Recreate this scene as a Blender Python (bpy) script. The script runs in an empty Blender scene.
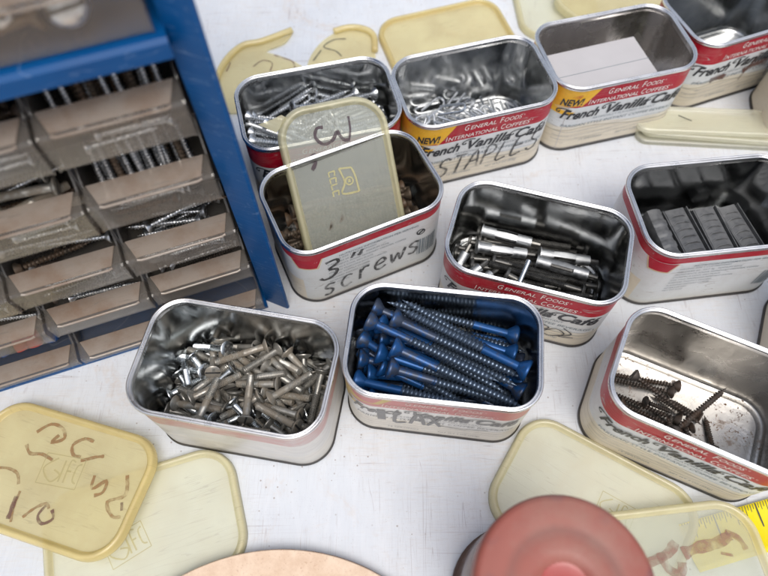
import bpy, math, random
from mathutils import Vector, Matrix
C = bpy.context.scene.collection
sc = bpy.context.scene
R = math.radians
# ---------------------------------------------------------------- camera
cam = bpy.data.cameras.new('camera'); co = bpy.data.objects.new('camera', cam); C.objects.link(co)
CAMF, CAMP, CAMR, CAMH = 636.51, 0.479173, -0.007575, 0.374560
co.matrix_world = Matrix.Translation((0, 0, CAMH)) @ Matrix.Rotation(CAMP, 4, 'X') @ Matrix.Rotation(CAMR, 4, 'Z')
cam.sensor_width = 36; cam.lens = CAMF / 768 * 36; cam.clip_start = .01; cam.clip_end = 200
cam.dof.use_dof = True; cam.dof.focus_distance = .37; cam.dof.aperture_fstop = 6.5
sc.camera = co
# ---------------------------------------------------------------- light
SUN_EL, SUN_AZ = R(66), R(165)          # azimuth measured from +Y towards +X
w = bpy.data.worlds.new('World'); sc.world = w; w.use_nodes = True
nt = w.node_tree; nt.nodes.clear()
out = nt.nodes.new('ShaderNodeOutputWorld'); bg = nt.nodes.new('ShaderNodeBackground')
sky = nt.nodes.new('ShaderNodeTexSky'); sky.sky_type = 'NISHITA'; sky.sun_disc = False
sky.sun_elevation = SUN_EL; sky.sun_rotation = SUN_AZ; sky.air_density = 1.0; sky.dust_density = 4.0; sky.ozone_density = 1.0
hs = nt.nodes.new('ShaderNodeHueSaturation'); hs.inputs['Saturation'].default_value = .52
nt.links.new(sky.outputs[0], hs.inputs['Color'])
# added gradient on the sky: brighter behind the table, dimmed low behind the camera
tcn = nt.nodes.new('ShaderNodeTexCoord'); sep = nt.nodes.new('ShaderNodeSeparateXYZ'); nt.links.new(tcn.outputs['Generated'], sep.inputs[0])
ma = nt.nodes.new('ShaderNodeMath'); ma.operation = 'MULTIPLY_ADD'; ma.inputs[1].default_value = .75; nt.links.new(sep.outputs['Y'], ma.inputs[0]); nt.links.new(sep.outputs['Z'], ma.inputs[2])
mr = nt.nodes.new('ShaderNodeMapRange'); mr.interpolation_type = 'SMOOTHSTEP'
mr.inputs['From Min'].default_value = -.45; mr.inputs['From Max'].default_value = .75; mr.inputs['To Min'].default_value = .66; mr.inputs['To Max'].default_value = 1.15
nt.links.new(ma.outputs[0], mr.inputs['Value'])
mx = nt.nodes.new('ShaderNodeMix'); mx.data_type = 'RGBA'; mx.blend_type = 'MULTIPLY'; mx.inputs['Factor'].default_value = 1
nt.links.new(hs.outputs[0], mx.inputs['A']); nt.links.new(mr.outputs[0], mx.inputs['B'])
nt.links.new(mx.outputs['Result'], bg.inputs['Color']); bg.inputs['Strength'].default_value = .15
nt.links.new(bg.outputs[0], out.inputs['Surface'])
sl = bpy.data.lights.new('sun', 'SUN'); sl.energy = 1.1; sl.angle = R(35); sl.color = (1, .96, .90)
so = bpy.data.objects.new('sun', sl); C.objects.link(so)
sd_ = Vector((math.sin(SUN_AZ) * math.cos(SUN_EL), math.cos(SUN_AZ) * math.cos(SUN_EL), math.sin(SUN_EL)))
so.rotation_euler = sd_.to_track_quat('Z', 'Y').to_euler()
sc.view_settings.view_transform = 'Standard'; sc.view_settings.look = 'None'; sc.view_settings.exposure = 0.22; sc.view_settings.gamma = 1
sc.render.engine = 'CYCLES'
try:
    sc.cycles.max_bounces = 10; sc.cycles.transparent_max_bounces = 16
except Exception: pass
# ---------------------------------------------------------------- helpers
def tag(o, label=None, cat=None, group=None, kind=None):
    if label: o['label'] = label
    if cat: o['category'] = cat
    if group: o['group'] = group
    if kind: o['kind'] = kind
    return o
def empty(name, loc, rz=0, **k):
    o = bpy.data.objects.new(name, None); C.objects.link(o); o.empty_display_size = .01
    o.location = loc; o.rotation_euler = (0, 0, rz); return tag(o, **k)
def mesh(name, vs, fs, smooth=False):
    me = bpy.data.meshes.new(name); me.from_pydata([tuple(v) for v in vs], [], fs)
    if smooth: me.polygons.foreach_set('use_smooth', [True] * len(me.polygons))
    me.update(); return me
def link(name, me, mat=None, parent=None, **k):
    o = bpy.data.objects.new(name, me); C.objects.link(o)
    if mat is not None:
        for m in (mat if isinstance(mat, (list, tuple)) else [mat]): me.materials.append(m)
    if parent is not None: o.parent = parent
    return tag(o, **k)
class MB:
    def __init__(s): s.v = []; s.f = []; s.m = []
    def add(s, vs, fs, mi=0):
        b = len(s.v); s.v += [tuple(v) for v in vs]; s.f += [tuple(i + b for i in f) for f in fs]; s.m += [mi] * len(fs)
    def box(s, c0, c1, mi=0):
        x0, y0, z0 = c0; x1, y1, z1 = c1
        s.add([(x, y, z) for x in (x0, x1) for y in (y0, y1) for z in (z0, z1)],
              [(0, 1, 3, 2), (4, 6, 7, 5), (0, 4, 5, 1), (2, 3, 7, 6), (0, 2, 6, 4), (1, 5, 7, 3)], mi)
    def extrude_x(s, prof, x0, x1, mi=0):       # prof: list of (y,z), closed
        n = len(prof)
        s.add([(x0, y, z) for y, z in prof] + [(x1, y, z) for y, z in prof],
              [(i, (i + 1) % n, n + (i + 1) % n, n + i) for i in range(n)] + [tuple(range(n))[::-1], tuple(range(n, 2 * n))], mi)
    def lathe(s, prof, n=14, axis='x', mi=0, cap=True, off=(0, 0, 0)):
        vs = []
        for x, r in prof:
            for k in range(n):
                a = 2 * math.pi * k / n; c, q = r * math.cos(a), r * math.sin(a)
                p = (x, c, q) if axis == 'x' else (c, q, x)
                vs.append((p[0] + off[0], p[1] + off[1], p[2] + off[2]))
        fs = [(i * n + k, i * n + (k + 1) % n, (i + 1) * n + (k + 1) % n, (i + 1) * n + k) for i in range(len(prof) - 1) for k in range(n)]
        if cap: fs += [tuple(range(n))[::-1], tuple((len(prof) - 1) * n + k for k in range(n))]
        s.add(vs, fs, mi)
    def tube(s, pts, r, n=6, mi=0):
        pts = [Vector(p) for p in pts]; vs = []
        for i, p in enumerate(pts):
            d = (pts[min(i + 1, len(pts) - 1)] - pts[max(i - 1, 0)]).normalized()
            u = d.cross(Vector((0, 0, 1)));
            if u.length < .1: u = d.cross(Vector((1, 0, 0)))
            u.normalize(); v = d.cross(u)
            for k in range(n):
                a = 2 * math.pi * k / n; vs.append(p + u * r * math.cos(a) + v * r * math.sin(a))
        m = len(pts)
        fs = [(i * n + k, i * n + (k + 1) % n, (i + 1) * n + (k + 1) % n, (i + 1) * n + k) for i in range(m - 1) for k in range(n)]
        fs += [tuple(range(n))[::-1], tuple((m - 1) * n + k for k in range(n))]
        s.add(vs, fs, mi)
    def me(s, name, smooth=True, fix=True):
        me = mesh(name, s.v, s.f, smooth); 
        if any(s.m): me.polygons.foreach_set('material_index', s.m)
        if fix:
            import bmesh
            bm = bmesh.new(); bm.from_mesh(me); bmesh.ops.recalc_face_normals(bm, faces=bm.faces); bm.to_mesh(me); bm.free()
        return me
def sharp(me, ang=35):
    try: me.set_sharp_from_angle(angle=R(ang))
    except Exception: pass
    return me
def rrect(W, D, r, n=8):
    o = []
    for k, (sx, sy) in enumerate([(1, 1), (-1, 1), (-1, -1), (1, -1)]):
        for i in range(n + 1):
            a = math.pi / 2 * (k + i / n); o.append((sx * (W / 2 - r) + r * math.cos(a), sy * (D / 2 - r) + r * math.sin(a)))
    return o
def loft(mb, W, D, r, rings, n=8, cap0=False, cap1=False, mi=0, wob=None):
    """rings: (outset, z) round a rounded rectangle; outset negative = inwards"""
    vs = []
    for o, z in rings:
        for x, y in rrect(W + 2 * o, D + 2 * o, max(r + o, .0008), n): vs.append((x, y, z if wob is None else z + wob(x, y)))
    m = 4 * (n + 1)
    fs = [(i * m + k, i * m + (k + 1) % m, (i + 1) * m + (k + 1) % m, (i + 1) * m + k) for i in range(len(rings) - 1) for k in range(m)]
    if cap0: fs.append(tuple(range(m))[::-1])
    if cap1: fs.append(tuple((len(rings) - 1) * m + k for k in range(m)))
    mb.add(vs, fs, mi)
# ---------------------------------------------------------------- materials
def newmat(name):
    m = bpy.data.materials.new(name); m.use_nodes = True; nt = m.node_tree; nt.nodes.clear()
    return m, nt, nt.nodes.new('ShaderNodeOutputMaterial')
class N:
    """small node-graph writer"""
    def __init__(s, nt):
        s.nt = nt; s.tc = nt.nodes.new('ShaderNodeTexCoord'); oi = nt.nodes.new('ShaderNodeObjectInfo')
        sc_ = nt.nodes.new('ShaderNodeMath'); sc_.operation = 'MULTIPLY'; sc_.inputs[1].default_value = 3.0; nt.links.new(oi.outputs['Random'], sc_.inputs[0])
        s.off = nt.nodes.new('ShaderNodeVectorMath'); s.off.operation = 'ADD'; nt.links.new(s.tc.outputs['Object'], s.off.inputs[0]); nt.links.new(sc_.outputs[0], s.off.inputs[1])
        s.rnd = oi.outputs['Random']
    def n(s, t, **k):
        x = s.nt.nodes.new(t)
        for a, b in k.items(): setattr(x, a, b)
        return x
    def set(s, sock, v):
        if hasattr(v, 'is_output') or isinstance(v, bpy.types.NodeSocket): s.nt.links.new(v, sock)
        else: sock.default_value = v
    def obj(s, scale=(1, 1, 1), rot=(0, 0, 0), coord='Object', loc=(0, 0, 0)):
        m = s.n('ShaderNodeMapping'); s.nt.links.new(s.off.outputs[0] if coord == 'Object' else s.tc.outputs[coord], m.inputs[0]); m.inputs['Scale'].default_value = scale; m.inputs['Rotation'].default_value = rot; m.inputs['Location'].default_value = loc
        return m.outputs[0]
    def noise(s, vec, scale, detail=4, rough=.55, out='Fac', dist=0):
        x = s.n('ShaderNodeTexNoise'); s.set(x.inputs['Vector'], vec); x.inputs['Scale'].default_value = scale; x.inputs['Detail'].default_value = detail; x.inputs['Roughness'].default_value = rough; x.inputs['Distortion'].default_value = dist
        return x.outputs[out]
    def vor(s, vec, scale, out='Distance', feature='F1'):
        x = s.n('ShaderNodeTexVoronoi'); x.feature = feature; s.set(x.inputs['Vector'], vec); x.inputs['Scale'].default_value = scale
        return x.outputs[out]
    def ramp(s, fac, stops, interp='LINEAR'):
        x = s.n('ShaderNodeValToRGB'); s.set(x.inputs[0], fac); cr = x.color_ramp; cr.interpolation = interp
        while len(cr.elements) < len(stops): cr.elements.new(.5)
        for e, (p, c) in zip(cr.elements, stops):
            e.position = p; e.color = (c if isinstance(c, (tuple, list)) else (c, c, c)) + ((1,) if not isinstance(c, (tuple, list)) or len(c) == 3 else ())
        return x.outputs[0]
    def mix(s, f, a, b, blend='MIX'):
        x = s.n('ShaderNodeMix'); x.data_type = 'RGBA'; x.blend_type = blend
        for k, v in (('Factor', f), ('A', a), ('B', b)):
            if isinstance(v, tuple) and len(v) == 3: v = (*v, 1)
            s.set(x.inputs[k], v)
        return x.outputs['Result']
    def math(s, op, a, b=0, c=None):
        x = s.n('ShaderNodeMath'); x.operation = op; s.set(x.inputs[0], a); s.set(x.inputs[1], b)
        if c is not None: s.set(x.inputs[2], c)
        return x.outputs[0]
    def bump(s, h, dist, strength=1):
        x = s.n('ShaderNodeBump'); s.set(x.inputs['Height'], h); x.inputs['Distance'].default_value = dist; x.inputs['Strength'].default_value = strength
        return x.outputs[0]
    def sep(s, v, k):
        x = s.n('ShaderNodeSeparateXYZ'); s.set(x.inputs[0], v); return x.outputs[k]
    def pbr(s, color, rough=.5, metal=0, normal=None, **k):
        b = s.n('ShaderNodeBsdfPrincipled')
        if isinstance(color, tuple) and len(color) == 3: color = (*color, 1)
        s.set(b.inputs['Base Color'], color); s.set(b.inputs['Roughness'], rough); s.set(b.inputs['Metallic'], metal)
        if normal is not None: s.set(b.inputs['Normal'], normal)
        for a, v in k.items(): s.set(b.inputs[a.replace('_', ' ')], v)
        return b.outputs[0]
def ink(name, color, a0, a1, scale=350):
    m, nt, o = newmat(name); g = N(nt); v = g.obj()
    nz = g.noise(v, scale, 4, .6); n2 = g.noise(v, scale * .25, 3)
    al = g.ramp(g.math('ADD', g.math('MULTIPLY', nz, .6), g.math('MULTIPLY', n2, .4)), [(.36, a0), (.56, a1)])
    tr = g.n('ShaderNodeBsdfTransparent'); x = g.n('ShaderNodeMixShader'); g.set(x.inputs[0], al); nt.links.new(tr.outputs[0], x.inputs[1])
    nt.links.new(g.pbr(color, .55), x.inputs[2]); nt.links.new(x.outputs[0], o.inputs[0]); return m
def simple(name, color, rough=.5, metal=0, var=.15, scale=300, bump=0):
    m, nt, o = newmat(name); g = N(nt); v = g.obj()
    nz = g.noise(v, scale); col = g.mix(nz, tuple(c * (1 - var) for c in color), tuple(min(1, c * (1 + var)) for c in color))
    nt.links.new(g.pbr(col, rough, metal, g.bump(nz, bump) if bump else None), o.inputs[0]); return m
M = {}
def build_materials():
    # painted table
    m, nt, o = newmat('painted_wood'); g = N(nt); v = g.obj()
    n1 = g.noise(v, 9, 5, .6); n2 = g.noise(g.obj((110, 22, 1), (0, 0, .05)), 1, 5, .65, dist=1.2); n3 = g.noise(v, 260, 3)
    f1 = g.noise(g.obj((900, 110, 1), (0, 0, .3)), 1, 3, .6); f2 = g.noise(g.obj((120, 800, 1), (0, 0, .15)), 1, 3, .6); f3 = g.noise(g.obj((800, 90, 1), (0, 0, -.5)), 1, 3, .6)
    col = g.ramp(n1, [(.3, (.55, .585, .635)), (.5, (.61, .645, .69)), (.72, (.665, .695, .73))])
    col = g.mix(g.ramp(n2, [(.42, 0), (.75, .30)]), col, (.75, .77, .80))
    for q_, (ff, k_) in enumerate(((f1, .55), (f2, .50), (f3, .45))): col = g.mix(g.math('MULTIPLY', g.ramp(ff, [(.58, 0), (.74, k_)]), g.ramp(g.noise(g.obj(loc=(q_, 2 * q_, 0)), 11 + 3 * q_, 4, .6), [(.40, .05), (.62, 1)])), col, (.47, .465, .48))
    fx = g.ramp(g.noise(v, 6, 4, .6), [(.45, 0), (.65, .5)]); col = g.mix(g.math('MULTIPLY', fx, g.ramp(f2, [(.4, .2), (.65, 1)])), col, (.60, .555, .51))
    # tan and pink scuffs
    st = g.math('MULTIPLY', g.ramp(g.noise(v, 14, 6, .7, dist=1.5), [(.56, 0), (.70, 1)]), g.ramp(n3, [(.35, .1), (.65, 1)]))
    col = g.mix(g.math('MULTIPLY', st, .6), col, (.56, .47, .40))
    # scratches
    for i, (sc_, rot, th) in enumerate([((5, 260, 1), .5, .015), ((260, 5, 1), .2, .012), ((6, 200, 1), -.7, .012), ((230, 8, 1), -.25, .012)]):
        w_ = g.noise(g.obj(sc_, (0, 0, rot), loc=(i * 3.1, i, 0)), 1, 1, .4)
        line = g.math('LESS_THAN', g.math('ABSOLUTE', g.math('SUBTRACT', w_, .5)), th * .5)
        msk = g.math('MULTIPLY', line, g.ramp(g.noise(v, 26 + 7 * i, 3), [(.51, 0), (.61, .50)]))
        col = g.mix(msk, col, (.40, .38, .40))
    sp = g.math('MULTIPLY', g.math('LESS_THAN', g.vor(v, 210), .11), g.ramp(g.noise(v, 35, 3), [(.50, 0), (.6, 1)]))
    col = g.mix(g.math('MULTIPLY', sp, .65), col, (.25, .20, .17))
    sp2 = g.math('MULTIPLY', g.math('LESS_THAN', g.vor(v, 620), .16), g.ramp(g.noise(v, 50, 3), [(.48, 0), (.6, 1)]))
    col = g.mix(g.math('MULTIPLY', sp2, .35), col, (.42, .38, .38))
    b = g.bump(g.math('ADD', g.math('MULTIPLY', g.math('ADD', f1, f2), .35), g.math('MULTIPLY', n3, .3)), .0004, .5)
    nt.links.new(g.pbr(col, g.ramp(n1, [(.3, .30), (.7, .42)]), 0, b), o.inputs[0]); M['table'] = m
    # tinplate
    def tinplate(key, base, rough, rust=0, streak=1.0):
        m, nt, o = newmat(key); g = N(nt); v = g.obj()
        s1 = g.noise(g.obj((90, 90, 9)), 1, 5, .6); s2 = g.noise(v, 60, 4, .6, dist=1)
        col = g.mix(s1, tuple(c * .72 for c in base), tuple(min(1, c * 1.15) for c in base))
        ro = g.ramp(s2, [(.3, rough * .7), (.7, rough * 1.5)])
        me = 1.0
        if rust:
            rr = g.math('MULTIPLY', g.ramp(g.noise(v, 130, 6, .7), [(.54, 0), (.63, .85)]), g.ramp(g.sep(g.tc.outputs['Object'], 'Z'), [(.0016, .7), (.0018, 1), (.0030, .8), (.0045, .03)]))
            sp_ = g.math('MULTIPLY', g.ramp(g.noise(v, 520, 3, .6), [(.60, 0), (.66, .9)]), g.ramp(g.noise(v, 28, 3), [(.42, 0), (.56, 1)])); sp_ = g.math('MULTIPLY', sp_, g.math('LESS_THAN', g.sep(g.tc.outputs['Object'], 'Z'), .0017)); rr = g.math('MAXIMUM', rr, sp_)
            rr = g.math('MULTIPLY', rr, rust)
            col = g.mix(rr, col, (.16, .075, .035)); ro = g.mix(rr, ro, (.85, .85, .85)); me = g.math('SUBTRACT', 1, g.math('MULTIPLY', rr, .8))
        if key == 'rim_metal':
            sp = g.ramp(g.noise(v, 210, 4, .7), [(.68, 0), (.76, .5)]); col = g.mix(sp, col, (.20, .15, .11)); me = g.math('SUBTRACT', 1, sp)
        nt.links.new(g.pbr(col, ro, me, g.bump(g.math('ADD', s1, s2), .0006, .35 * streak)), o.inputs[0]); M[key] = m
    tinplate('tinplate', (.50, .51, .51), .17, streak=.55)
    tinplate('tinplate_clean', (.72, .70, .68), .22)
    tinplate('tinplate_rusty', (.50, .485, .46), .28, 1.0)
    tinplate('rim_metal', (.80, .80, .81), .27, streak=.05)
    tinplate('base_seam', (.13, .125, .12), .45, streak=.3)
    # printed labels
    def label(key, kind='front', fade=0.0, metal=0.0):
        m, nt, o = newmat(key); g = N(nt); v = g.tc.outputs['Object']; z = g.sep(v, 'Z'); x = g.sep(v, 'X'); y = g.sep(v, 'Y')
        zz = g.math('DIVIDE', z, .0627)
        # cream foot of the label sweeps up and down along the face
        wave = g.math('MULTIPLY', g.math('SINE', g.math('MULTIPLY', x, 62)), .05)
        zw = g.math('ADD', zz, wave)
        white = (.66, .69, .70); cream = (.68, .62, .50); red = (.40, .004, .022)
        if kind == 'front':
            col = g.ramp(zw, [(0, cream), (.10, tuple(c * .93 for c in cream)), (.125, cream), (.20, tuple(c * .9 for c in cream)), (.222, cream), (.30, (.50, .45, .34)), (.315, (.70, .66, .56)), (.37, white)], 'CONSTANT')
            isred = g.math('GREATER_THAN', zz, .70)
        else:
            col = g.ramp(zz, [(0, (.58, .56, .48)), (.12, (.62, .64, .63)), (.3, white), (1, white)])
            isred = g.math('GREATER_THAN', zz, .835)
            side = g.math('LESS_THAN', x, -.0455)
            col = g.mix(g.math('MULTIPLY', side, g.math('LESS_THAN', zz, .45)), col, cream)
        col = g.mix(isred, col, red)
        n = g.noise(g.obj(), 70, 6, .65); n4 = g.noise(g.obj(), 420, 4, .6)
        col = g.mix(g.ramp(n, [(.45, 0), (.80, .26)]), col, (.40, .34, .28))
        col = g.mix(g.math('MULTIPLY', g.math('GREATER_THAN', n4, .69), .45), col, (.40, .36, .33))
        for q, rot in enumerate((.4, 1.1)):
            ln = g.math('LESS_THAN', g.math('ABSOLUTE', g.math('SUBTRACT', g.noise(g.obj((25, 25, 260), (rot, .3 * q, 0)), 1, 1, .4), .5)), .006)
            col = g.mix(g.math('MULTIPLY', ln, g.ramp(g.noise(g.obj(), 45 + 9 * q, 2), [(.5, 0), (.6, .7)])), col, (.38, .36, .34))
        if fade:
            fz = g.mix(isred, (.66, .64, .60), (.52, .30, .27))
            col = g.mix(g.ramp(g.noise(g.obj(), 30, 5, .6), [(.2, fade * .7), (.7, fade)]), col, fz)
        me = 0.0; ro = .34
        if metal:
            mm = g.ramp(g.noise(g.obj((1, 1, 3)), 55, 5, .7, dist=.8), [(.5 - metal * .3, 1.0), (.72 - metal * .12, 0.0)])
            col = g.mix(mm, col, (.56, .55, .53)); me = g.math('MULTIPLY', mm, .85)
        nt.links.new(g.pbr(col, ro, me, g.bump(n, .0004, .2), Specular_IOR_Level=.32), o.inputs[0]); M[key] = m
    label('label_front'); label('label_back', 'back'); label('label_faded', 'front', .62); label('label_bare', 'front', .85, .75)
    M['ink_white'] = simple('white_print', (.80, .76, .72), .4)
    M['ink_faded'] = simple('faded_white_print', (.66, .55, .50), .5)
    M['ink_black'] = simple('black_print', (.022, .024, .03), .4)
    M['ink_worn'] = simple('worn_black_print', (.20, .20, .20), .5)
    M['ink_grey'] = simple('grey_blue_print', (.19, .23, .26), .5)
    M['ink_yellow'] = simple('yellow_print', (.78, .44, .03), .4)
    M['ink_faded_yellow'] = simple('faded_yellow_print', (.50, .40, .16), .5)
    M['ink_red'] = simple('red_print', (.40, .004, .022), .4)
    M['ink_cream'] = simple('cream_print', (.66, .52, .30), .4)
    M['marker'] = ink('marker_grey', (.045, .045, .045), .45, .95)
    M['marker_worn'] = ink('marker_worn_grey', (.055, .055, .055), .25, .85, 260)
    M['marker_brown'] = ink('marker_brown', (.15, .075, .06), .25, .85, 260)
    M['marker_smear'] = ink('marker_smear', (.27, .14, .11), .10, .70, 180)
    M['marker_tan'] = ink('marker_faded_tan', (.27, .14, .06), .05, .75, 200)
    M['marker_violet'] = ink('marker_violet', (.07, .045, .055), .5, .95)
    # plastics
    def plastic(key, colr, tint, opac, rough=.35, dirt=.25, dirtcol=(.45, .33, .16)):
        m, nt, o = newmat(key); g = N(nt); v = g.obj()
        nz = g.noise(v, 45, 6, .65); nf = g.noise(v, 330, 4)
        col = g.mix(g.math('MULTIPLY', g.ramp(nz, [(.42, 0), (.66, 1)]), dirt), (*colr, 1), (*dirtcol, 1))
        sm = g.noise(v, 120, 5, .7); col = g.mix(g.ramp(sm, [(.55, 0), (.75, .30)]), col, tuple(min(1, c * 1.15) for c in colr))
        for q, rot in enumerate((.3, 1.3, -.6)):
            ln = g.math('LESS_THAN', g.math('ABSOLUTE', g.math('SUBTRACT', g.noise(g.obj((12, 300, 40), (0, 0, rot)), 1, 1, .4), .5)), .007)
            col = g.mix(g.math('MULTIPLY', ln, g.ramp(g.noise(v, 40 + 9 * q, 2), [(.5, 0), (.6, .55)])), col, tuple(c * .72 for c in colr))
        b = g.bump(nf, .0003, .25)
        p = g.pbr(col, rough, 0, b)
        tl = g.n('ShaderNodeBsdfTranslucent'); g.set(tl.inputs['Color'], col)
        a = g.n('ShaderNodeMixShader'); a.inputs[0].default_value = .35; nt.links.new(p, a.inputs[1]); nt.links.new(tl.outputs[0], a.inputs[2])
        tr = g.n('ShaderNodeBsdfTransparent'); tr.inputs['Color'].default_value = (*tint, 1)
        gl = g.n('ShaderNodeBsdfGlossy'); gl.inputs['Roughness'].default_value = rough * .7
        f = g.math('ADD', g.math('MULTIPLY', nz, .16), opac - .08)
        x = g.n('ShaderNodeMixShader'); g.set(x.inputs[0], f); nt.links.new(tr.outputs[0], x.inputs[1]); nt.links.new(a.outputs[0], x.inputs[2])
        lw = g.n('ShaderNodeLayerWeight'); nt.links.new(b, gl.inputs['Normal']); fz = g.math('MULTIPLY_ADD', g.math('POWER', lw.outputs['Facing'], 4), .45, .035)
        y = g.n('ShaderNodeMixShader'); nt.links.new(fz, y.inputs[0]); nt.links.new(x.outputs[0], y.inputs[1]); nt.links.new(gl.outputs[0], y.inputs[2])
        nt.links.new(y.outputs[0], o.inputs[0]); M[key] = m
    plastic('lid_amber', (.93, .86, .58), (.996, .975, .87), .40, .30)
    plastic('lid_pale', (.93, .925, .79), (.997, .995, .95), .42, .30, .15)
    plastic('lid_clear', (.78, .81, .74), (.99, .99, .95), .30, .22, .2, (.55, .53, .40))
    plastic('lid_rim_amber', (.91, .79, .42), (.985, .935, .74), .50, .28)
    plastic('lid_rim_pale', (.92, .88, .63), (.993, .975, .88), .50, .28)
    plastic('lid_emboss', (.72, .66, .34), (.95, .90, .64), .8, .35, .1)
    plastic('lid_emboss_dim', (.66, .62, .40), (.96, .93, .75), .40, .35, .3)
    plastic('drawer_clear', (.46, .43, .395), (.955, .945, .93), .17, .18, .5, (.46, .38, .30))
    plastic('drawer_big', (.50, .46, .42), (.97, .96, .94), .09, .2, .4, (.46, .36, .28))
    plastic('drawer_dust', (.56, .49, .43), (.92, .89, .85), .50, .20, .75, (.38, .25, .17))
    plastic('jar_rose', (.50, .36, .31), (.95, .87, .83), .32, .12, .3, (.3, .2, .15))
    # cabinet blue
    m, nt, o = newmat('blue_enamel'); g = N(nt); v = g.obj()
    nz = g.noise(v, 40, 5); col = g.mix(nz, (.001, .052, .18), (.002, .080, .26))
    scr = g.math('LESS_THAN', g.math('ABSOLUTE', g.math('SUBTRACT', g.noise(g.obj((30, 30, 300), (.4, .3, .2)), 1, 1), .5)), .006)
    col = g.mix(g.math('MULTIPLY', scr, .25), col, (.25, .35, .5))
    nt.links.new(g.pbr(col, g.ramp(nz, [(.3, .34), (.7, .46)]), 0, Specular_IOR_Level=.22), o.inputs[0]); M['blue'] = m
    M['dark_plastic'] = simple('dark_divider_plastic', (.035, .036, .04), .4)
    # fasteners
    def metal(key, c1, c2, ro, me=1.0, scale=260, rustc=None, rust=0):
        m, nt, o = newmat(key); g = N(nt); v = g.obj()
        oi = g.n('ShaderNodeObjectInfo'); rnd = oi.outputs['Random']
        add = g.n('ShaderNodeVectorMath'); add.operation = 'ADD'; nt.links.new(v, add.inputs[0]); nt.links.new(rnd, add.inputs[1])
        nz = g.noise(add.outputs[0], scale, 5, .6)
        col = g.mix(g.ramp(g.math('ADD', g.math('MULTIPLY', nz, .7), g.math('MULTIPLY', rnd, .3)), [(.25, 0), (.75, 1)]), c1, c2)
        mt = me
        if rustc:
            rm = g.math('MULTIPLY', g.ramp(g.noise(add.outputs[0], scale * .6, 4), [(.5 - rust * .3, 0), (.62 - rust * .2, 1)]), g.ramp(rnd, [(.2, .35), (.7, 1)]))
            col = g.mix(rm, col, rustc); mt = g.math('MULTIPLY', g.math('SUBTRACT', 1, rm), me)
        nt.links.new(g.pbr(col, g.ramp(nz, [(.3, ro * .7), (.7, ro * 1.4)]), mt, g.bump(nz, .0003, .3)), o.inputs[0]); M[key] = m
    metal('zinc', (.56, .58, .60), (.84, .86, .88), .30)
    metal('zinc_dull', (.34, .35, .36), (.58, .60, .61), .46)
    metal('steel_dull', (.27, .265, .245), (.56, .55, .51), .38, .85, rustc=(.23, .20, .16), rust=.35)
    metal('steel_bright', (.50, .53, .55), (.78, .82, .84), .26)
    metal('black_steel', (.06, .06, .06), (.20, .195, .18), .36, .8)
    metal('brown_steel', (.07, .055, .04), (.18, .15, .12), .45, .7, rustc=(.10, .06, .035), rust=.4)
    metal('rusty_steel', (.035, .030, .027), (.12, .10, .085), .5, .5, rustc=(.06, .038, .026), rust=.25)
    metal('lead', (.075, .078, .083), (.21, .215, .22), .5, .55)
    metal('recess', (.03, .03, .03), (.06, .06, .06), .6, .3)
    # worn blue coated screw: coating rubbed off the thread crests
    m, nt, o = newmat('blue_coating'); g = N(nt); v = g.obj(); oi = g.n('ShaderNodeObjectInfo'); rnd = oi.outputs['Random']
    add = g.n('ShaderNodeVectorMath'); add.operation = 'ADD'; nt.links.new(v, add.inputs[0]); nt.links.new(rnd, add.inputs[1])
    nz = g.noise(add.outputs[0], 230, 5, .6); nb = g.noise(add.outputs[0], 50, 3)
    col = g.mix(nz, (.006, .050, .165), (.013, .088, .27))
    wear = g.ramp(g.math('ADD', nz, g.math('MULTIPLY', g.math('SUBTRACT', rnd, .5), .35)), [(.48, 0), (.64, 1)])
    col = g.mix(g.math('MULTIPLY', wear, .8), col, (.052, .055, .060))
    nt.links.new(g.pbr(col, .34, .45), o.inputs[0]); M['blue_shank'] = m
    m, nt, o = newmat('blue_thread'); g = N(nt); v = g.obj(); oi = g.n('ShaderNodeObjectInfo'); rnd = oi.outputs['Random']
    add = g.n('ShaderNodeVectorMath'); add.operation = 'ADD'; nt.links.new(v, add.inputs[0]); nt.links.new(rnd, add.inputs[1])
    nz = g.noise(add.outputs[0], 230, 5, .6)
    rad = g.math('SQRT', g.math('ADD', g.math('POWER', g.sep(v, 'Y'), 2), g.math('POWER', g.sep(v, 'Z'), 2)))
    crest = g.math('GREATER_THAN', rad, .00262)
    base = g.mix(g.ramp(g.math('ADD', nz, g.math('MULTIPLY', g.math('SUBTRACT', rnd, .5), .5)), [(.44, 0), (.62, 1)]), (.009, .064, .20), (.055, .060, .068))
    col = g.mix(crest, base, (.12, .16, .22))
    nt.links.new(g.pbr(col, .34, g.mix(crest, (.3, .3, .3), (.7, .7, .7))), o.inputs[0]); M['blue_thread'] = m
    # others
    m, nt, o = newmat('red_rubber'); g = N(nt); v = g.obj(); nz = g.noise(v, 60, 5, .6)
    col = g.mix(nz, (.23, .055, .040), (.34, .105, .078)); col = g.mix(g.ramp(g.noise(v, 75, 2, .4), [(.60, 0), (.70, .65)]), col, (.17, .07, .07))
    dl = g.ramp(g.noise(v, 24, 5, .7), [(.42, 0), (.66, .55)]); col = g.mix(dl, col, (.30, .17, .13))
    rad = g.math('SQRT', g.math('ADD', g.math('POWER', g.sep(g.tc.outputs['Object'], 'X'), 2), g.math('POWER', g.sep(g.tc.outputs['Object'], 'Y'), 2)))
    gr = g.ramp(g.math('DIVIDE', rad, .0355), [(.50, 0), (.61, .35), (.70, 0)]); col = g.mix(gr, col, (.11, .06, .05))
    nt.links.new(g.pbr(col, g.ramp(nz, [(.3, .38), (.7, .6)]), 0, g.bump(nz, .0004, .4)), o.inputs[0]); M['red'] = m
    M['red_deep'] = simple('deep_red_plastic', (.34, .045, .04), .3)
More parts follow.
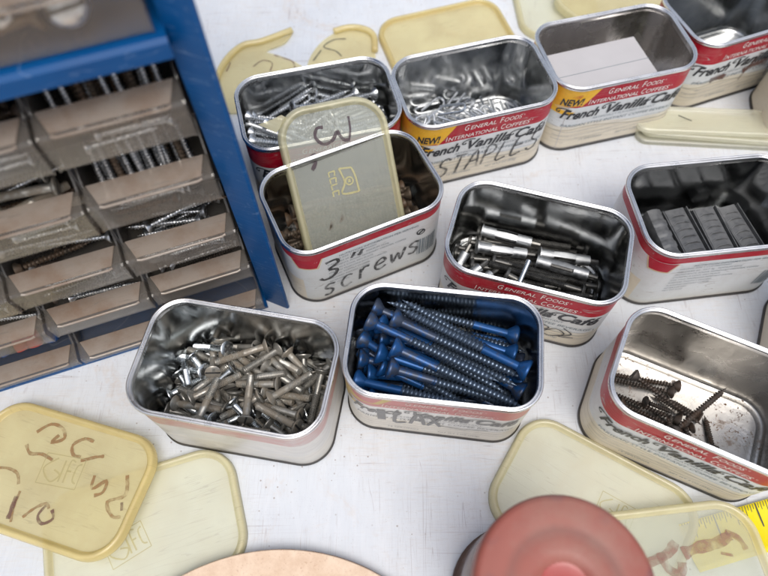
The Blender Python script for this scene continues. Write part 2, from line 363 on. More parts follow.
    m, nt, o = newmat('tan_hardboard'); g = N(nt); v = g.obj(); nz = g.noise(v, 120, 6, .7); nf = g.noise(v, 700, 3)
    col = g.mix(g.ramp(nz, [(.35, 0), (.65, 1)]), (.63, .46, .33), (.74, .58, .44)); col = g.mix(g.ramp(nf, [(.62, 0), (.70, .5)]), col, (.42, .24, .15))
    nt.links.new(g.pbr(col, .65, 0, g.bump(nf, .0003, .4)), o.inputs[0]); M['tan'] = m
    M['card'] = simple('grey_white_card', (.47, .455, .46), .6, var=.08, scale=60)
    M['tape_yellow'] = simple('yellow_tape_enamel', (.86, .72, .01), .32, var=.05)
    M['concrete'] = simple('concrete', (.28, .27, .26), .9, scale=8)
    M['jar_base'] = simple('dark_jar_base', (.06, .035, .03), .3)
    M['blue_scrap'] = simple('blue_plastic', (.02, .08, .25), .4); M['red_scrap'] = simple('red_plastic', (.55, .05, .04), .4)
build_materials()

# settled resting poses (kind, head end, tip end) in each tin's own frame, metres
RODS = {"A":[["zinc",-0.0159,0.0082,0.0044,0.0289,0.012,0.0031],
["zinc",-0.0463,-0.0192,0.0044,-0.0019,-0.0126,0.0031],
["zinc",-0.0464,0.0191,0.0044,-0.0015,0.017,0.0031],
["zinc",-0.0023,0.0109,0.0078,0.0421,0.0057,0.0031],
["zinc",0.043,-0.0244,0.0044,-0.0016,-0.0294,0.0031],
["zinc",-0.0434,-0.0136,0.0044,0.0013,-0.0087,0.0031],
["zinc",0.0464,-0.0191,0.0044,0.0019,-0.0258,0.0031],
["zinc",-0.0352,0.028,0.0044,0.0086,0.0182,0.0031],
["zinc",-0.0471,0.0096,0.0044,-0.0031,0.0005,0.0031],
["zinc",-0.0241,0.0123,0.0044,0.0208,0.0148,0.0031],
["zinc",0.0471,-0.0064,0.0044,0.0037,0.0055,0.0031],
["zinc",0.025,0.0173,0.0044,-0.0188,0.0277,0.0031],
["zinc",0.039,-0.027,0.0083,0.0009,-0.0037,0.0031],
["zinc",-0.0393,0.0269,0.009,0.0055,0.0294,0.007],
["zinc",-0.0346,-0.0281,0.0044,0.0103,-0.0294,0.0067],
["zinc",0.0357,-0.0081,0.0044,-0.0072,0.0054,0.0031],
["zinc",0.0303,-0.0234,0.0121,-0.0137,-0.0264,0.0031],
["zinc",-0.0471,-0.0088,0.0044,-0.0023,-0.0057,0.0031],
["zinc",-0.0216,-0.0281,0.0094,0.0234,-0.0294,0.0101],
["zinc",-0.0066,0.0066,0.0078,0.038,0.0027,0.0031],
["zinc",0.0466,0.0183,0.0044,0.0024,0.026,0.0031],
["zinc",0.0393,0.0269,0.0044,-0.0056,0.0294,0.0031],
["zinc",0.0093,-0.0038,0.0066,-0.0356,-0.0035,0.0049],
["zinc",-0.0337,-0.0202,0.0082,0.0105,-0.0135,0.0031],
["zinc",0.0226,0.0281,0.0083,-0.0082,-0.0045,0.0111],
["zinc",-0.0471,-0.0058,0.0099,-0.003,0.0024,0.0067],
["zinc",-0.0471,0.0035,0.0044,-0.0026,-0.0025,0.0031],
["zinc",-0.038,-0.0229,0.0044,0.0067,-0.0173,0.0031],
["zinc",0.0185,0.0281,0.0218,-0.026,0.0294,0.015],
["zinc",-0.0471,-0.0122,0.0094,-0.0025,-0.0072,0.006],
["zinc",0.0001,0.0071,0.0148,0.0427,0.0155,0.0031],
["zinc",-0.0391,-0.0161,0.0081,0.0055,-0.0107,0.0051],
["zinc",0.0061,0.0014,0.0161,-0.036,0.0105,0.0031],
["zinc",-0.0431,0.0243,0.0044,0.0015,0.0187,0.0062],
["zinc",-0.0438,0.0223,0.0102,0.001,0.0255,0.0064],
["zinc",-0.0471,-0.0027,0.0044,-0.0048,0.0077,0.0157],
["zinc",-0.0437,0.0162,0.0089,0.0007,0.0231,0.0094],
["zinc",-0.0154,-0.0116,0.0103,0.0249,0.0085,0.0087],
["zinc",-0.0301,-0.0251,0.0077,0.0139,-0.0158,0.006],
["zinc",-0.0081,0.0173,0.0189,0.0351,0.0171,0.0065],
["zinc",0.0031,0.0138,0.0121,-0.0408,0.004,0.0099],
["zinc",-0.0393,0.0139,0.0051,0.0049,0.0201,0.0102],
["zinc",0.0147,-0.0091,0.0128,0.0461,0.0227,0.0075],
["zinc",-0.0471,0.0065,0.0109,-0.0033,0.0158,0.0067],
["zinc",0.017,-0.0191,0.0044,-0.0276,-0.025,0.0031],
["zinc",0.0327,-0.0176,0.0099,-0.0117,-0.0246,0.008],
["zinc",0.0427,0.0111,0.0054,0.0014,-0.0054,0.0121],
["zinc",-0.0308,-0.0039,0.0151,0.0142,-0.0025,0.014],
["zinc",0.0345,-0.0281,0.012,0.0484,0.0138,0.0031],
["zinc",-0.0212,-0.0213,0.0113,0.0233,-0.0154,0.009],
["zinc",-0.0468,-0.0178,0.0136,-0.0021,-0.0158,0.0082],
["zinc",0.0055,-0.0251,0.0121,0.0484,-0.012,0.016],
["zinc",0.0303,0.0281,0.0133,-0.0147,0.0294,0.0123],
["zinc",-0.0471,0.0117,0.0142,-0.0038,0.0239,0.0128],
["zinc",-0.0471,0.0004,0.01,-0.0025,0.0002,0.0153],
["zinc",-0.0353,0.0259,0.0136,0.0095,0.0267,0.0089],
["zinc",0.0043,-0.0078,0.009,0.0484,-0.0148,0.0031],
["zinc",0.0027,-0.0139,0.0088,0.0474,-0.0099,0.0122],
["zinc",-0.0152,-0.0248,0.0124,0.0287,-0.0152,0.0118],
["zinc",-0.035,-0.0073,0.0117,0.0099,-0.0085,0.0143],
["zinc",0.0471,0.0014,0.0117,0.0106,-0.0244,0.0168],
["zinc",-0.0319,0.0209,0.0131,0.0122,0.0294,0.0167],
["zinc",-0.0471,-0.0078,0.016,-0.0022,-0.0108,0.0158],
["zinc",0.0341,-0.0134,0.0198,-0.0101,-0.013,0.0113],
["zinc",0.0329,-0.0207,0.0231,-0.0108,-0.0169,0.0128],
["zinc",-0.0045,0.019,0.0134,-0.0484,0.0106,0.009],
["zinc",0.0082,-0.0281,0.0259,0.0483,-0.0158,0.0095],
["zinc",-0.0432,-0.0242,0.0073,-0.0023,-0.0289,0.0254],
["zinc",0.0369,-0.0277,0.018,-0.0078,-0.0294,0.0131],
["zinc",-0.0415,-0.0132,0.0154,0.0018,-0.0256,0.0158],
["zinc",0.0079,0.0124,0.0159,-0.0368,0.0081,0.0134],
["zinc",-0.0302,-0.0124,0.0126,0.0142,-0.0157,0.0187],
["zinc",0.0035,-0.0102,0.018,0.0484,-0.0084,0.0166],
["zinc",-0.0042,-0.025,0.0206,-0.0474,-0.02,0.0092],
["zinc",-0.0317,0.0116,0.0182,0.0112,0.0172,0.0058],
["zinc",0.031,-0.0046,0.0156,-0.014,-0.0062,0.0163],
["zinc",0.0003,-0.0015,0.019,-0.0323,0.0294,0.0164],
["zinc",-0.0466,0.0183,0.0141,-0.0034,0.0136,0.0255],
["zinc",-0.0126,0.0042,0.0242,0.0296,0.0112,0.0103],
["zinc",0.0098,-0.0281,0.0199,-0.0344,-0.0294,0.0118],
["zinc",-0.0471,-0.0012,0.0219,-0.0065,-0.0199,0.0164],
["zinc",0.0061,0.0104,0.0219,0.0452,0.024,0.0042],
["zinc",0.0003,0.0166,0.0259,-0.0432,0.0215,0.0156],
["zinc",-0.0328,0.0013,0.018,0.0072,-0.0192,0.0209],
["zinc",0.0471,0.012,0.0139,0.0203,-0.0222,0.0257],
["zinc",-0.0419,0.0048,0.0145,0.0017,0.0097,0.0243],
["zinc",-0.0181,0.0235,0.0197,0.0258,0.0205,0.0104],
["zinc",0.0471,0.0084,0.0089,0.005,-0.0018,0.0208],
["zinc",-0.0471,0.015,0.0196,-0.0084,-0.0079,0.0217],
["zinc",-0.041,0.026,0.0178,0.0029,0.0294,0.0272],
["zinc",0.0105,-0.0224,0.0227,0.0413,0.01,0.018],
["zinc",-0.0067,0.025,0.0218,0.0357,0.0243,0.0066],
["zinc",0.0062,-0.0232,0.0182,-0.034,-0.0029,0.0202],
["zinc",0.0001,0.0201,0.0206,0.0432,0.0248,0.0086],
["zinc",-0.025,0.009,0.0234,0.0184,0.0186,0.0166],
["zinc",-0.0386,-0.0272,0.0155,0.0044,-0.0197,0.0263],
["zinc",0.0154,-0.0213,0.0265,-0.02,0.0044,0.0159],
["zinc",-0.0359,-0.0279,0.0211,0.0085,-0.0233,0.0271],
["zinc",-0.0441,-0.0232,0.0145,-0.0004,-0.0173,0.0235],
["zinc",0.0027,-0.006,0.0226,0.0443,0.0043,0.0088],
["zinc",-0.0087,0.0233,0.0276,-0.0311,-0.0154,0.0223],
["zinc",-0.016,-0.0281,0.0284,0.0195,-0.0007,0.025],
["zinc",0.0089,-0.0281,0.0323,0.0467,-0.0217,0.0087],
["zinc",0.0064,0.0163,0.0244,0.0484,0.014,0.0085],
["zinc",0.0132,-0.0122,0.0222,0.0459,0.0174,0.0135],
["zinc",-0.0082,-0.0,0.0226,0.0341,0.0149,0.0184],
["zinc",-0.0148,-0.0004,0.028,0.0277,0.0134,0.0226],
["zinc",-0.0063,-0.0035,0.0275,0.0338,0.0111,0.0131],
["zinc",0.0453,0.0214,0.0164,0.0031,0.0108,0.0277],
["zinc",-0.0022,0.0219,0.0263,0.0407,0.0176,0.0135],
["zinc",-0.0455,0.0211,0.0198,-0.0025,0.0294,0.0301],
["zinc",0.003,0.0258,0.0235,0.0459,0.0203,0.0111],
["zinc",0.0471,0.0049,0.0178,0.0185,-0.0275,0.0305],
["zinc",-0.047,-0.0162,0.0245,-0.0023,-0.0133,0.0284],
["zinc",0.0071,0.0022,0.0278,0.0483,0.0163,0.0165],
["zinc",-0.0471,-0.0016,0.0158,-0.0075,0.0033,0.0366],
["zinc",-0.0471,0.0043,0.0182,-0.0052,0.0058,0.0345],
["zinc",0.0471,0.0116,0.0203,0.0098,-0.0126,0.0274],
["zinc",0.0034,0.0144,0.031,0.0437,0.0255,0.0143],
["zinc",-0.0471,0.0093,0.0223,-0.0052,0.022,0.0327],
["zinc",0.0425,-0.0249,0.0167,0.0479,0.0186,0.0268],
["zinc",-0.002,0.0182,0.0315,0.0387,0.0278,0.015],
["zinc",-0.0315,0.0102,0.0295,0.0134,0.0066,0.0288],
["zinc",0.0023,0.0043,0.0331,0.0469,0.0059,0.028],
["zinc",-0.0079,-0.0093,0.0303,0.0313,0.0089,0.0178],
["zinc",-0.0434,0.0218,0.0366,-0.0003,0.0115,0.0292],
["zinc",0.0038,-0.0244,0.0314,0.0389,0.0019,0.0213],
["zinc",-0.0461,-0.0199,0.0195,-0.0026,-0.017,0.0307],
["zinc",-0.0263,-0.0161,0.0203,0.016,-0.0054,0.0312],
["zinc",0.0019,-0.0018,0.0309,0.0466,-0.0031,0.0255],
["zinc",-0.0447,-0.0224,0.0251,-0.0015,-0.0126,0.033],
["zinc",-0.0385,0.0013,0.0317,0.0056,-0.0074,0.0324],
["zinc",0.0086,-0.0281,0.0427,0.0467,-0.0217,0.0196],
["zinc",-0.0037,0.0281,0.0372,0.0374,0.029,0.019],
["zinc",-0.0471,-0.009,0.0222,-0.011,0.0138,0.0364],
["zinc",0.0468,0.0178,0.0214,0.0033,0.0221,0.0323],
["zinc",-0.0327,-0.0281,0.0335,0.0097,-0.013,0.0348],
["zinc",-0.0019,-0.022,0.0303,0.0379,-0.001,0.0323],
["zinc",-0.0008,-0.0004,0.0364,0.0424,0.003,0.0241],
["zinc",0.0051,-0.0046,0.0365,0.0484,0.0026,0.0264],
["zinc",0.0019,0.0281,0.0405,0.0419,0.0269,0.0201],
["zinc",0.0065,-0.02,0.0351,0.0484,-0.0052,0.028],
["zinc",-0.0044,0.0187,0.0376,0.0375,0.0155,0.0216],
["zinc",-0.0415,-0.0257,0.0296,-0.001,-0.0072,0.0365],
["zinc",0.0008,0.0258,0.0304,0.0448,0.0226,0.0213],
["zinc",-0.0001,-0.012,0.0381,-0.0402,-0.0279,0.0252],
["zinc",0.0107,-0.001,0.0394,0.0467,0.0217,0.0246],
["zinc",-0.0017,0.0093,0.0338,0.0417,0.0123,0.0222],
["zinc",-0.0378,0.0275,0.0235,0.0012,0.0294,0.0458],
["zinc",0.0009,0.0231,0.0366,0.0443,0.0246,0.0246],
["zinc",0.0063,0.0037,0.038,0.046,0.0228,0.029],
["zinc",-0.0471,-0.0137,0.0183,-0.0069,-0.0059,0.0369],
["zinc",-0.0027,0.0096,0.0422,0.0381,0.0208,0.027],
["zinc",0.0058,-0.0258,0.0373,0.048,-0.0164,0.025],
["zinc",-0.0002,-0.0235,0.0363,-0.0417,-0.0229,0.0188],
["zinc",-0.01,0.0041,0.041,0.0315,0.0156,0.0278],
["zinc",-0.0028,-0.0071,0.0413,0.0409,-0.0139,0.0329],
["zinc",0.0304,0.0281,0.0337,-0.0105,0.0107,0.0404],
["zinc",-0.0334,-0.0128,0.0301,0.0054,0.0063,0.0426],
["zinc",0.0037,-0.024,0.0431,0.0423,-0.0123,0.023],
["zinc",-0.0408,0.017,0.0208,-0.0013,0.0242,0.0411],
["zinc",0.007,0.0017,0.044,0.0409,0.0276,0.0296],
["zinc",0.0096,-0.0053,0.0442,0.0484,0.0113,0.0286],
["zinc",-0.0185,-0.0193,0.0376,0.0261,-0.0139,0.0392],
["zinc",-0.0141,0.0117,0.0438,0.0266,0.0294,0.0368],
["zinc",0.0471,-0.0115,0.0246,0.0086,-0.0235,0.0447],
["zinc",-0.0433,0.0241,0.025,-0.0027,0.0255,0.0444],
["zinc",0.0102,-0.0158,0.0468,0.0484,-0.001,0.0282],
["zinc",0.0081,0.0066,0.0479,0.0484,0.0149,0.0297],
["zinc",-0.0158,0.0109,0.0499,0.0253,0.0202,0.0342],
["zinc",0.0288,-0.0148,0.0442,-0.015,-0.023,0.0382],
["zinc",0.0064,-0.0113,0.0437,0.0484,0.0011,0.0335],
["zinc",-0.0471,-0.0111,0.0285,-0.0088,-0.0294,0.0434],
["zinc",-0.047,-0.005,0.0269,-0.0053,-0.0016,0.0435],
["zinc",-0.0463,0.018,0.0252,-0.0156,-0.0082,0.0452],
["zinc",-0.0471,0.0124,0.0282,-0.0347,-0.0294,0.0394],
["zinc",-0.0471,0.0098,0.034,-0.0108,-0.0154,0.0425],
["zinc",-0.0453,0.0215,0.0305,-0.0101,-0.002,0.0457],
["zinc",-0.0471,0.0035,0.0349,-0.0098,-0.0205,0.0424],
["zinc",-0.0471,-0.0028,0.0357,-0.0089,-0.0247,0.0451],
["zinc",-0.0469,0.0169,0.0346,-0.0201,-0.0165,0.0481],
["zinc",-0.0469,-0.0171,0.0309,-0.0206,-0.0294,0.0652],
["zinc",-0.0471,-0.0091,0.0369,-0.0081,-0.029,0.0473],
["zinc",-0.0466,0.0183,0.0408,-0.0096,-0.0071,0.044],
["zinc",-0.0355,0.0054,0.0447,-0.0028,-0.0254,0.0463],
["zinc",-0.0471,-0.0049,0.0419,-0.0092,-0.0274,0.0506],
["zinc",0.0436,0.0238,0.0351,0.0015,0.011,0.0447],
["zinc",0.0471,0.0109,0.0345,0.0227,0.0294,0.0675],
["zinc",0.044,0.005,0.0343,0.0388,0.0236,0.0749],
["zinc",0.0457,-0.0092,0.0329,0.043,0.0125,0.0723]],"B":[["staple",-0.0395,-0.0024,0.0046,-0.039,-0.0203,0.005],
["staple",-0.0318,0.0279,0.0046,-0.0139,0.0275,0.005],
["staple",0.0469,0.0027,0.0046,0.0451,0.0206,0.005],
["staple",-0.0114,-0.0279,0.0046,0.0066,-0.0275,0.005],
["staple",0.0232,0.0202,0.0046,0.0249,0.0023,0.005],
["staple",0.0432,-0.0196,0.0046,0.0252,-0.0199,0.005],
["staple",-0.0118,-0.013,0.0046,-0.0255,-0.0014,0.005],
["staple",0.0389,-0.0269,0.0046,0.021,-0.0275,0.005],
["staple",-0.0324,0.0017,0.0046,-0.0465,0.0129,0.005],
["staple",0.0005,0.0187,0.0046,0.0166,0.0106,0.005],
["staple",-0.027,0.0204,0.0046,-0.045,0.0208,0.005],
["staple",0.0396,0.0026,0.0046,0.0377,0.0205,0.005],
["staple",-0.0066,0.0228,0.0046,-0.0226,0.0145,0.005],
["staple",-0.0469,0.0018,0.0046,-0.0464,-0.0162,0.005],
["staple",-0.0369,-0.0276,0.0046,-0.0189,-0.0275,0.005],
["staple",-0.0179,-0.0176,0.0046,-0.0317,-0.006,0.005],
["staple",0.0113,-0.0139,0.0046,0.0173,0.0031,0.005],
["staple",0.0306,0.0202,0.0046,0.0322,0.0023,0.005],
["staple",-0.0246,-0.0061,0.0121,-0.0405,0.0024,0.011],
["staple",0.0157,0.0201,0.0046,-0.0007,0.0275,0.005],
["staple",-0.0348,0.0132,0.0046,-0.0195,0.0037,0.005],
["staple",-0.0058,0.0147,0.0046,-0.0005,-0.0025,0.005],
["staple",-0.0429,-0.0196,0.0119,-0.0465,-0.002,0.0123],
["staple",0.0102,0.0054,0.0046,0.0042,-0.0116,0.005],
["staple",0.0168,0.0279,0.0046,0.0348,0.0275,0.005],
["staple",-0.0377,-0.0075,0.0127,-0.0272,-0.0201,0.0051],
["staple",0.0222,-0.0093,0.0046,0.0137,-0.0252,0.005],
["staple",0.03,0.0013,0.0124,0.0315,0.0193,0.0123],
["staple",-0.0123,0.0102,0.0046,-0.0261,0.0099,0.0161],
["staple",0.0215,-0.015,0.0124,0.0036,-0.0172,0.0115],
["staple",-0.0032,-0.0129,0.0046,-0.0121,0.0027,0.005],
["staple",0.007,-0.0201,0.0046,-0.011,-0.0205,0.005],
["staple",-0.0105,-0.0279,0.0127,-0.0022,-0.012,0.012],
["staple",-0.0188,-0.0278,0.0125,-0.0106,-0.0118,0.012],
["staple",0.0285,-0.0052,0.0046,0.0465,-0.0048,0.005],
["staple",-0.0128,-0.0239,0.019,-0.0042,-0.0081,0.0185],
["staple",0.0164,0.0205,0.0125,0.0149,0.0026,0.0123],
["staple",0.0248,-0.0279,0.0126,0.0424,-0.0242,0.0118],
["staple",0.016,-0.024,0.0125,-0.0017,-0.0275,0.0124],
["staple",-0.0156,0.0026,0.0116,-0.0323,0.0022,0.0183],
["staple",-0.0104,0.0202,0.0126,-0.0281,0.0173,0.0115],
["staple",0.008,-0.0064,0.0126,0.0065,0.0115,0.0113],
["staple",-0.0154,-0.005,0.0123,-0.0241,-0.0208,0.0121],
["staple",-0.0431,0.0241,0.0153,-0.0465,0.0068,0.0116],
["staple",0.0228,0.0068,0.0123,0.0243,0.0247,0.0122],
["staple",0.0138,-0.0023,0.019,0.0048,0.0133,0.0191],
["staple",-0.0089,0.0129,0.0113,-0.0072,-0.005,0.0123],
["staple",0.0469,-0.0121,0.0046,0.029,-0.0125,0.005],
["staple",-0.0012,0.0129,0.0113,0.0004,-0.005,0.013],
["staple",-0.0299,0.0279,0.0121,-0.0119,0.0275,0.0126],
["staple",0.0028,-0.0118,0.0181,-0.0059,-0.0275,0.0191],
["staple",-0.0044,0.0279,0.013,0.0136,0.0275,0.0114],
["staple",-0.0052,0.0005,0.02,-0.0173,0.0136,0.0174],
["staple",-0.0096,0.0162,0.0192,0.0044,0.0275,0.0201],
["staple",-0.0447,-0.0165,0.0201,-0.0275,-0.0131,0.0158],
["staple",0.0285,-0.0085,0.0114,0.0465,-0.0084,0.0117],
["staple",-0.0315,0.0062,0.011,-0.0446,0.0125,0.0216],
["staple",-0.0094,0.0262,0.0198,-0.0252,0.0176,0.0193],
["staple",-0.0377,0.0273,0.0093,-0.0323,0.0134,0.0193],
["staple",-0.0194,-0.0279,0.0201,-0.0358,-0.021,0.0227],
["staple",-0.0264,-0.0279,0.0124,-0.0428,-0.0237,0.0183],
["staple",0.0024,-0.0279,0.02,0.0204,-0.0275,0.019],
["staple",0.0128,0.0196,0.0192,-0.0031,0.0205,0.0109],
["staple",0.0469,-0.0159,0.0112,0.0289,-0.0162,0.0116],
["staple",-0.0467,-0.002,0.0199,-0.0292,-0.0063,0.0191],
["staple",0.006,-0.0038,0.0198,-0.0031,0.0118,0.0193],
["staple",0.0152,0.0103,0.0203,0.0257,-0.0039,0.0168],
["staple",0.0103,-0.012,0.019,0.0229,-0.0035,0.0094],
["staple",0.0307,-0.021,0.0174,0.0128,-0.0192,0.019],
["staple",-0.0219,-0.009,0.0188,-0.0191,0.0081,0.0236],
["staple",-0.0266,0.0089,0.0242,-0.044,0.0041,0.0236],
["staple",-0.0193,-0.0198,0.0187,-0.0342,-0.0134,0.0264],
["staple",-0.0132,-0.0019,0.0188,-0.0152,-0.0187,0.025],
["staple",0.0046,0.0068,0.0259,0.0141,-0.0085,0.026],
["staple",-0.0001,-0.0109,0.0261,-0.0131,0.0016,0.0259],
["staple",-0.0445,-0.0106,0.0248,-0.0345,0.0032,0.0307],
["staple",-0.009,-0.0113,0.03,-0.0222,0.0009,0.029],
["staple",-0.0148,-0.0247,0.0299,0.0026,-0.0225,0.026],
["staple",-0.0063,-0.0061,0.044,-0.0201,0.0025,0.0362],
["staple",-0.0226,-0.0279,0.0293,-0.0213,-0.01,0.028]],"C":[["dark",0.0463,0.0122,0.0052,-0.0227,0.0236,0.0034],
["dark",-0.0463,-0.013,0.0051,0.0236,-0.0171,0.0034],
["dark",0.0463,-0.013,0.0052,-0.0236,-0.0104,0.0034],
["dark",-0.0381,-0.0023,0.0052,0.0319,-0.0018,0.0034],
["dark",-0.046,0.0173,0.0052,0.0231,0.0069,0.0034],
["dark",0.0415,-0.0067,0.0052,-0.0285,-0.0062,0.0034],
["dark",-0.0328,-0.0075,0.0084,0.0369,-0.0021,0.0077],
["dark",0.0446,-0.0038,0.0147,-0.0248,0.0013,0.0075],
["dark",-0.0303,0.021,0.0052,0.0386,0.0085,0.0034],
["dark",-0.0353,0.0272,0.0052,0.0346,0.0291,0.0034],
["dark",0.0463,0.003,0.0052,-0.0237,0.002,0.0034],
["dark",-0.0345,0.0203,0.0119,0.0349,0.024,0.0034],
["dark",0.0397,0.0258,0.0071,-0.0302,0.0291,0.0098],
["dark",-0.0347,0.0056,0.0052,0.0352,0.0058,0.0081],
["dark",0.0345,0.02,0.0082,-0.0353,0.0148,0.0093],
["dark",0.0463,0.014,0.0132,-0.0222,0.0285,0.0139],
["dark",-0.0382,0.0265,0.0152,0.0304,0.0133,0.0117],
["dark",-0.0335,0.0273,0.0215,0.0356,0.029,0.0104],
["dark",0.0442,0.0217,0.0122,-0.0244,0.0276,0.0246],
["dark",-0.0463,0.0102,0.0087,0.0237,0.012,0.0083],
["dark",0.0403,0.0018,0.011,-0.0046,0.004,0.0105],
["dark",-0.0427,0.0169,0.0131,-0.0052,-0.008,0.0123],
["dark",-0.0085,0.0007,0.0153,0.0363,0.0056,0.0149],
["dark",-0.0463,0.0129,0.0189,-0.0019,0.0142,0.0118],
["dark",-0.0463,-0.0076,0.011,-0.0049,0.0072,0.0204],
["dark",-0.0148,0.0047,0.0245,0.024,-0.012,0.009],
["dark",-0.0067,0.0063,0.0263,0.031,-0.0111,0.009],
["dark",0.0033,0.0124,0.0145,0.048,0.0155,0.0194],
["dark",0.0402,0.0098,0.0102,-0.0044,0.0055,0.0148],
["dark",-0.0463,-0.0022,0.0052,-0.0165,0.02,0.0306],
["dark",-0.0089,0.0196,0.0198,0.0339,0.0057,0.0201],
["dark",-0.046,0.0004,0.0199,-0.0025,0.0104,0.0142]],"F":[["black",0.0425,-0.0053,0.0049,-0.0173,-0.0016,0.0033],
["black",0.0458,0.0176,0.0049,-0.0141,0.02,0.0033],
["black",0.0353,0.0275,0.009,-0.0247,0.0292,0.0086],
["black",0.0423,0.0102,0.0049,-0.0177,0.0121,0.0033],
["black",-0.0464,0.0171,0.0049,0.0135,0.015,0.0033],
["black",0.0466,0.0043,0.0049,-0.0133,0.0064,0.0033],
["black",0.0137,0.0081,0.0089,-0.0461,0.0101,0.0033],
["black",-0.0286,-0.0222,0.0049,0.0308,-0.014,0.0033],
["black",0.0448,-0.0213,0.0049,-0.0146,-0.0292,0.0033],
["black",-0.0341,0.0276,0.0049,0.0258,0.0292,0.0033],
["black",-0.0466,0.0096,0.009,0.013,0.0162,0.0072],
["black",-0.035,-0.0276,0.0062,0.0249,-0.0292,0.0098],
["black",-0.0462,-0.0182,0.0049,0.0135,-0.0125,0.0033],
["black",0.0392,-0.0164,0.0049,-0.02,-0.0258,0.0033],
["black",0.0466,-0.0114,0.0049,-0.0131,-0.006,0.0033],
["black",0.0304,0.0239,0.0049,-0.0295,0.0241,0.0033],
["black",-0.0466,-0.0104,0.0049,0.0129,-0.0156,0.01],
["black",-0.0396,0.0223,0.0066,0.0204,0.021,0.0075],
["black",0.0351,-0.0019,0.0108,-0.0246,-0.0045,0.0059],
["black",-0.035,0.0276,0.0122,0.0248,0.0292,0.0174],
["black",0.0403,-0.0259,0.0086,-0.0197,-0.0239,0.0075],
["black",-0.0422,0.0044,0.0049,0.0177,0.0003,0.0033],
["black",-0.0319,-0.0166,0.0098,0.028,-0.0205,0.0081],
["black",-0.0249,0.0174,0.01,0.0351,0.0181,0.0115],
["black",0.0302,-0.0139,0.009,-0.0293,-0.008,0.0041],
["black",0.026,-0.008,0.0097,-0.0339,-0.0071,0.0086],
["black",-0.024,0.0057,0.0095,0.0357,0.0007,0.0058],
["black",0.0466,0.0089,0.0106,-0.0126,0.0006,0.0151],
["black",-0.0466,-0.0014,0.0049,0.013,0.0005,0.0111],
["black",-0.0288,0.0126,0.014,0.031,0.0141,0.0089],
["black",0.0169,-0.0126,0.0135,-0.043,-0.0106,0.0094],
["black",-0.0432,-0.0235,0.0096,0.0165,-0.0195,0.0133],
["black",-0.0357,0.005,0.0152,0.0234,0.0148,0.0148],
["black",0.042,-0.0191,0.0122,-0.0171,-0.0292,0.012],
["black",0.0328,-0.0276,0.0138,-0.0271,-0.0292,0.0172],
["black",-0.0339,-0.021,0.0156,0.026,-0.0167,0.0169],
["black",-0.0379,-0.027,0.014,0.0219,-0.022,0.0164],
["black",-0.0268,-0.0147,0.0149,0.0329,-0.0137,0.0206],
["black",-0.03,0.0221,0.0123,0.0297,0.0283,0.0131],
["black",0.0303,0.0118,0.0144,-0.0289,0.002,0.0145],
["black",0.0223,-0.0012,0.0154,-0.0374,-0.0033,0.0091],
["black",-0.0218,0.0044,0.0201,0.0379,0.0065,0.0154],
["black",-0.0337,0.0174,0.0166,0.0257,0.0238,0.0104],
["black",-0.0466,-0.0026,0.0122,0.013,-0.0042,0.0184],
["black",-0.0318,-0.0085,0.0152,0.0282,-0.0067,0.0151],
["black",-0.0342,-0.0024,0.0192,0.0255,0.0031,0.0195],
["sleeve",-0.0328,0.0248,0.0197,-0.0008,0.0243,0.0198],
["sleeve",-0.0335,0.0101,0.0226,-0.0025,0.0162,0.0178],
["sleeve",0.0065,0.0187,0.018,0.038,0.0235,0.0154],
["sleeve",0.0056,0.011,0.0211,0.0375,0.0089,0.0221],
["sleeve",-0.0462,-0.0171,0.0123,-0.0401,0.0038,0.0224],
["sleeve",-0.0437,-0.0227,0.0171,-0.0289,-0.0052,0.0244],
["sleeve",-0.0353,-0.0268,0.023,-0.0215,-0.0072,0.0219],
["black",-0.0113,-0.007,0.0209,0.0482,-0.0123,0.0157],
["black",-0.0194,-0.0169,0.0208,0.0397,-0.007,0.0233],
["black",-0.0121,-0.0155,0.0269,0.0468,-0.0208,0.0171],
["black",-0.0152,-0.0224,0.025,0.0442,-0.0247,0.017],
["black",-0.0249,-0.0243,0.02,0.0348,-0.0292,0.0193],
["black",-0.0118,-0.0082,0.0282,0.0463,-0.0219,0.0223],
["black",0.0359,-0.0023,0.0203,-0.0239,-0.0013,0.0244],
["sleeve",0.0083,-0.0216,0.0278,0.0377,-0.0259,0.0238],
["pin",-0.0054,-0.0233,0.0277,-0.0011,0.0014,0.0344]],"G":[["blue",-0.0453,-0.0018,0.0062,0.0306,-0.0027,0.0039],
["blue",0.0453,0.0071,0.0062,-0.0305,0.0101,0.0039],
["blue",-0.0359,0.0052,0.0062,0.04,0.0021,0.0039],
["blue",-0.0422,0.0227,0.0062,0.0336,0.0272,0.0039],
["blue",-0.0453,-0.0115,0.0062,0.0305,-0.0077,0.0039],
["blue",0.0394,0.0234,0.0083,-0.0298,-0.0079,0.0119],
["blue",0.0449,-0.0181,0.0062,-0.0303,-0.0286,0.0039],
["blue",0.0378,-0.0115,0.0062,-0.037,-0.0245,0.0039],
["blue",-0.0434,-0.0211,0.0062,0.0314,-0.0085,0.009],
["blue",-0.0367,-0.0252,0.0119,0.0289,0.0131,0.0094],
["blue",-0.0453,0.0135,0.0062,0.0302,0.0216,0.0039],
["blue",-0.0385,-0.0063,0.0119,0.0307,0.0249,0.0091],
["blue",-0.0453,0.0057,0.0127,0.027,0.0286,0.0088],
["blue",0.0382,-0.0255,0.0096,-0.0329,-0.0002,0.0182],
["blue",-0.0284,0.0194,0.0167,0.0468,0.0089,0.0137],
["blue",-0.0453,-0.0113,0.017,0.0304,-0.0112,0.023],
["blue",-0.0359,0.0261,0.0128,0.04,0.0271,0.015],
["blue",0.0452,0.0166,0.0125,-0.0298,0.0264,0.0199],
["blue",0.0436,-0.0209,0.0163,-0.0324,-0.0205,0.017],
["blue",-0.0426,-0.0021,0.0239,0.0331,-0.0001,0.0182],
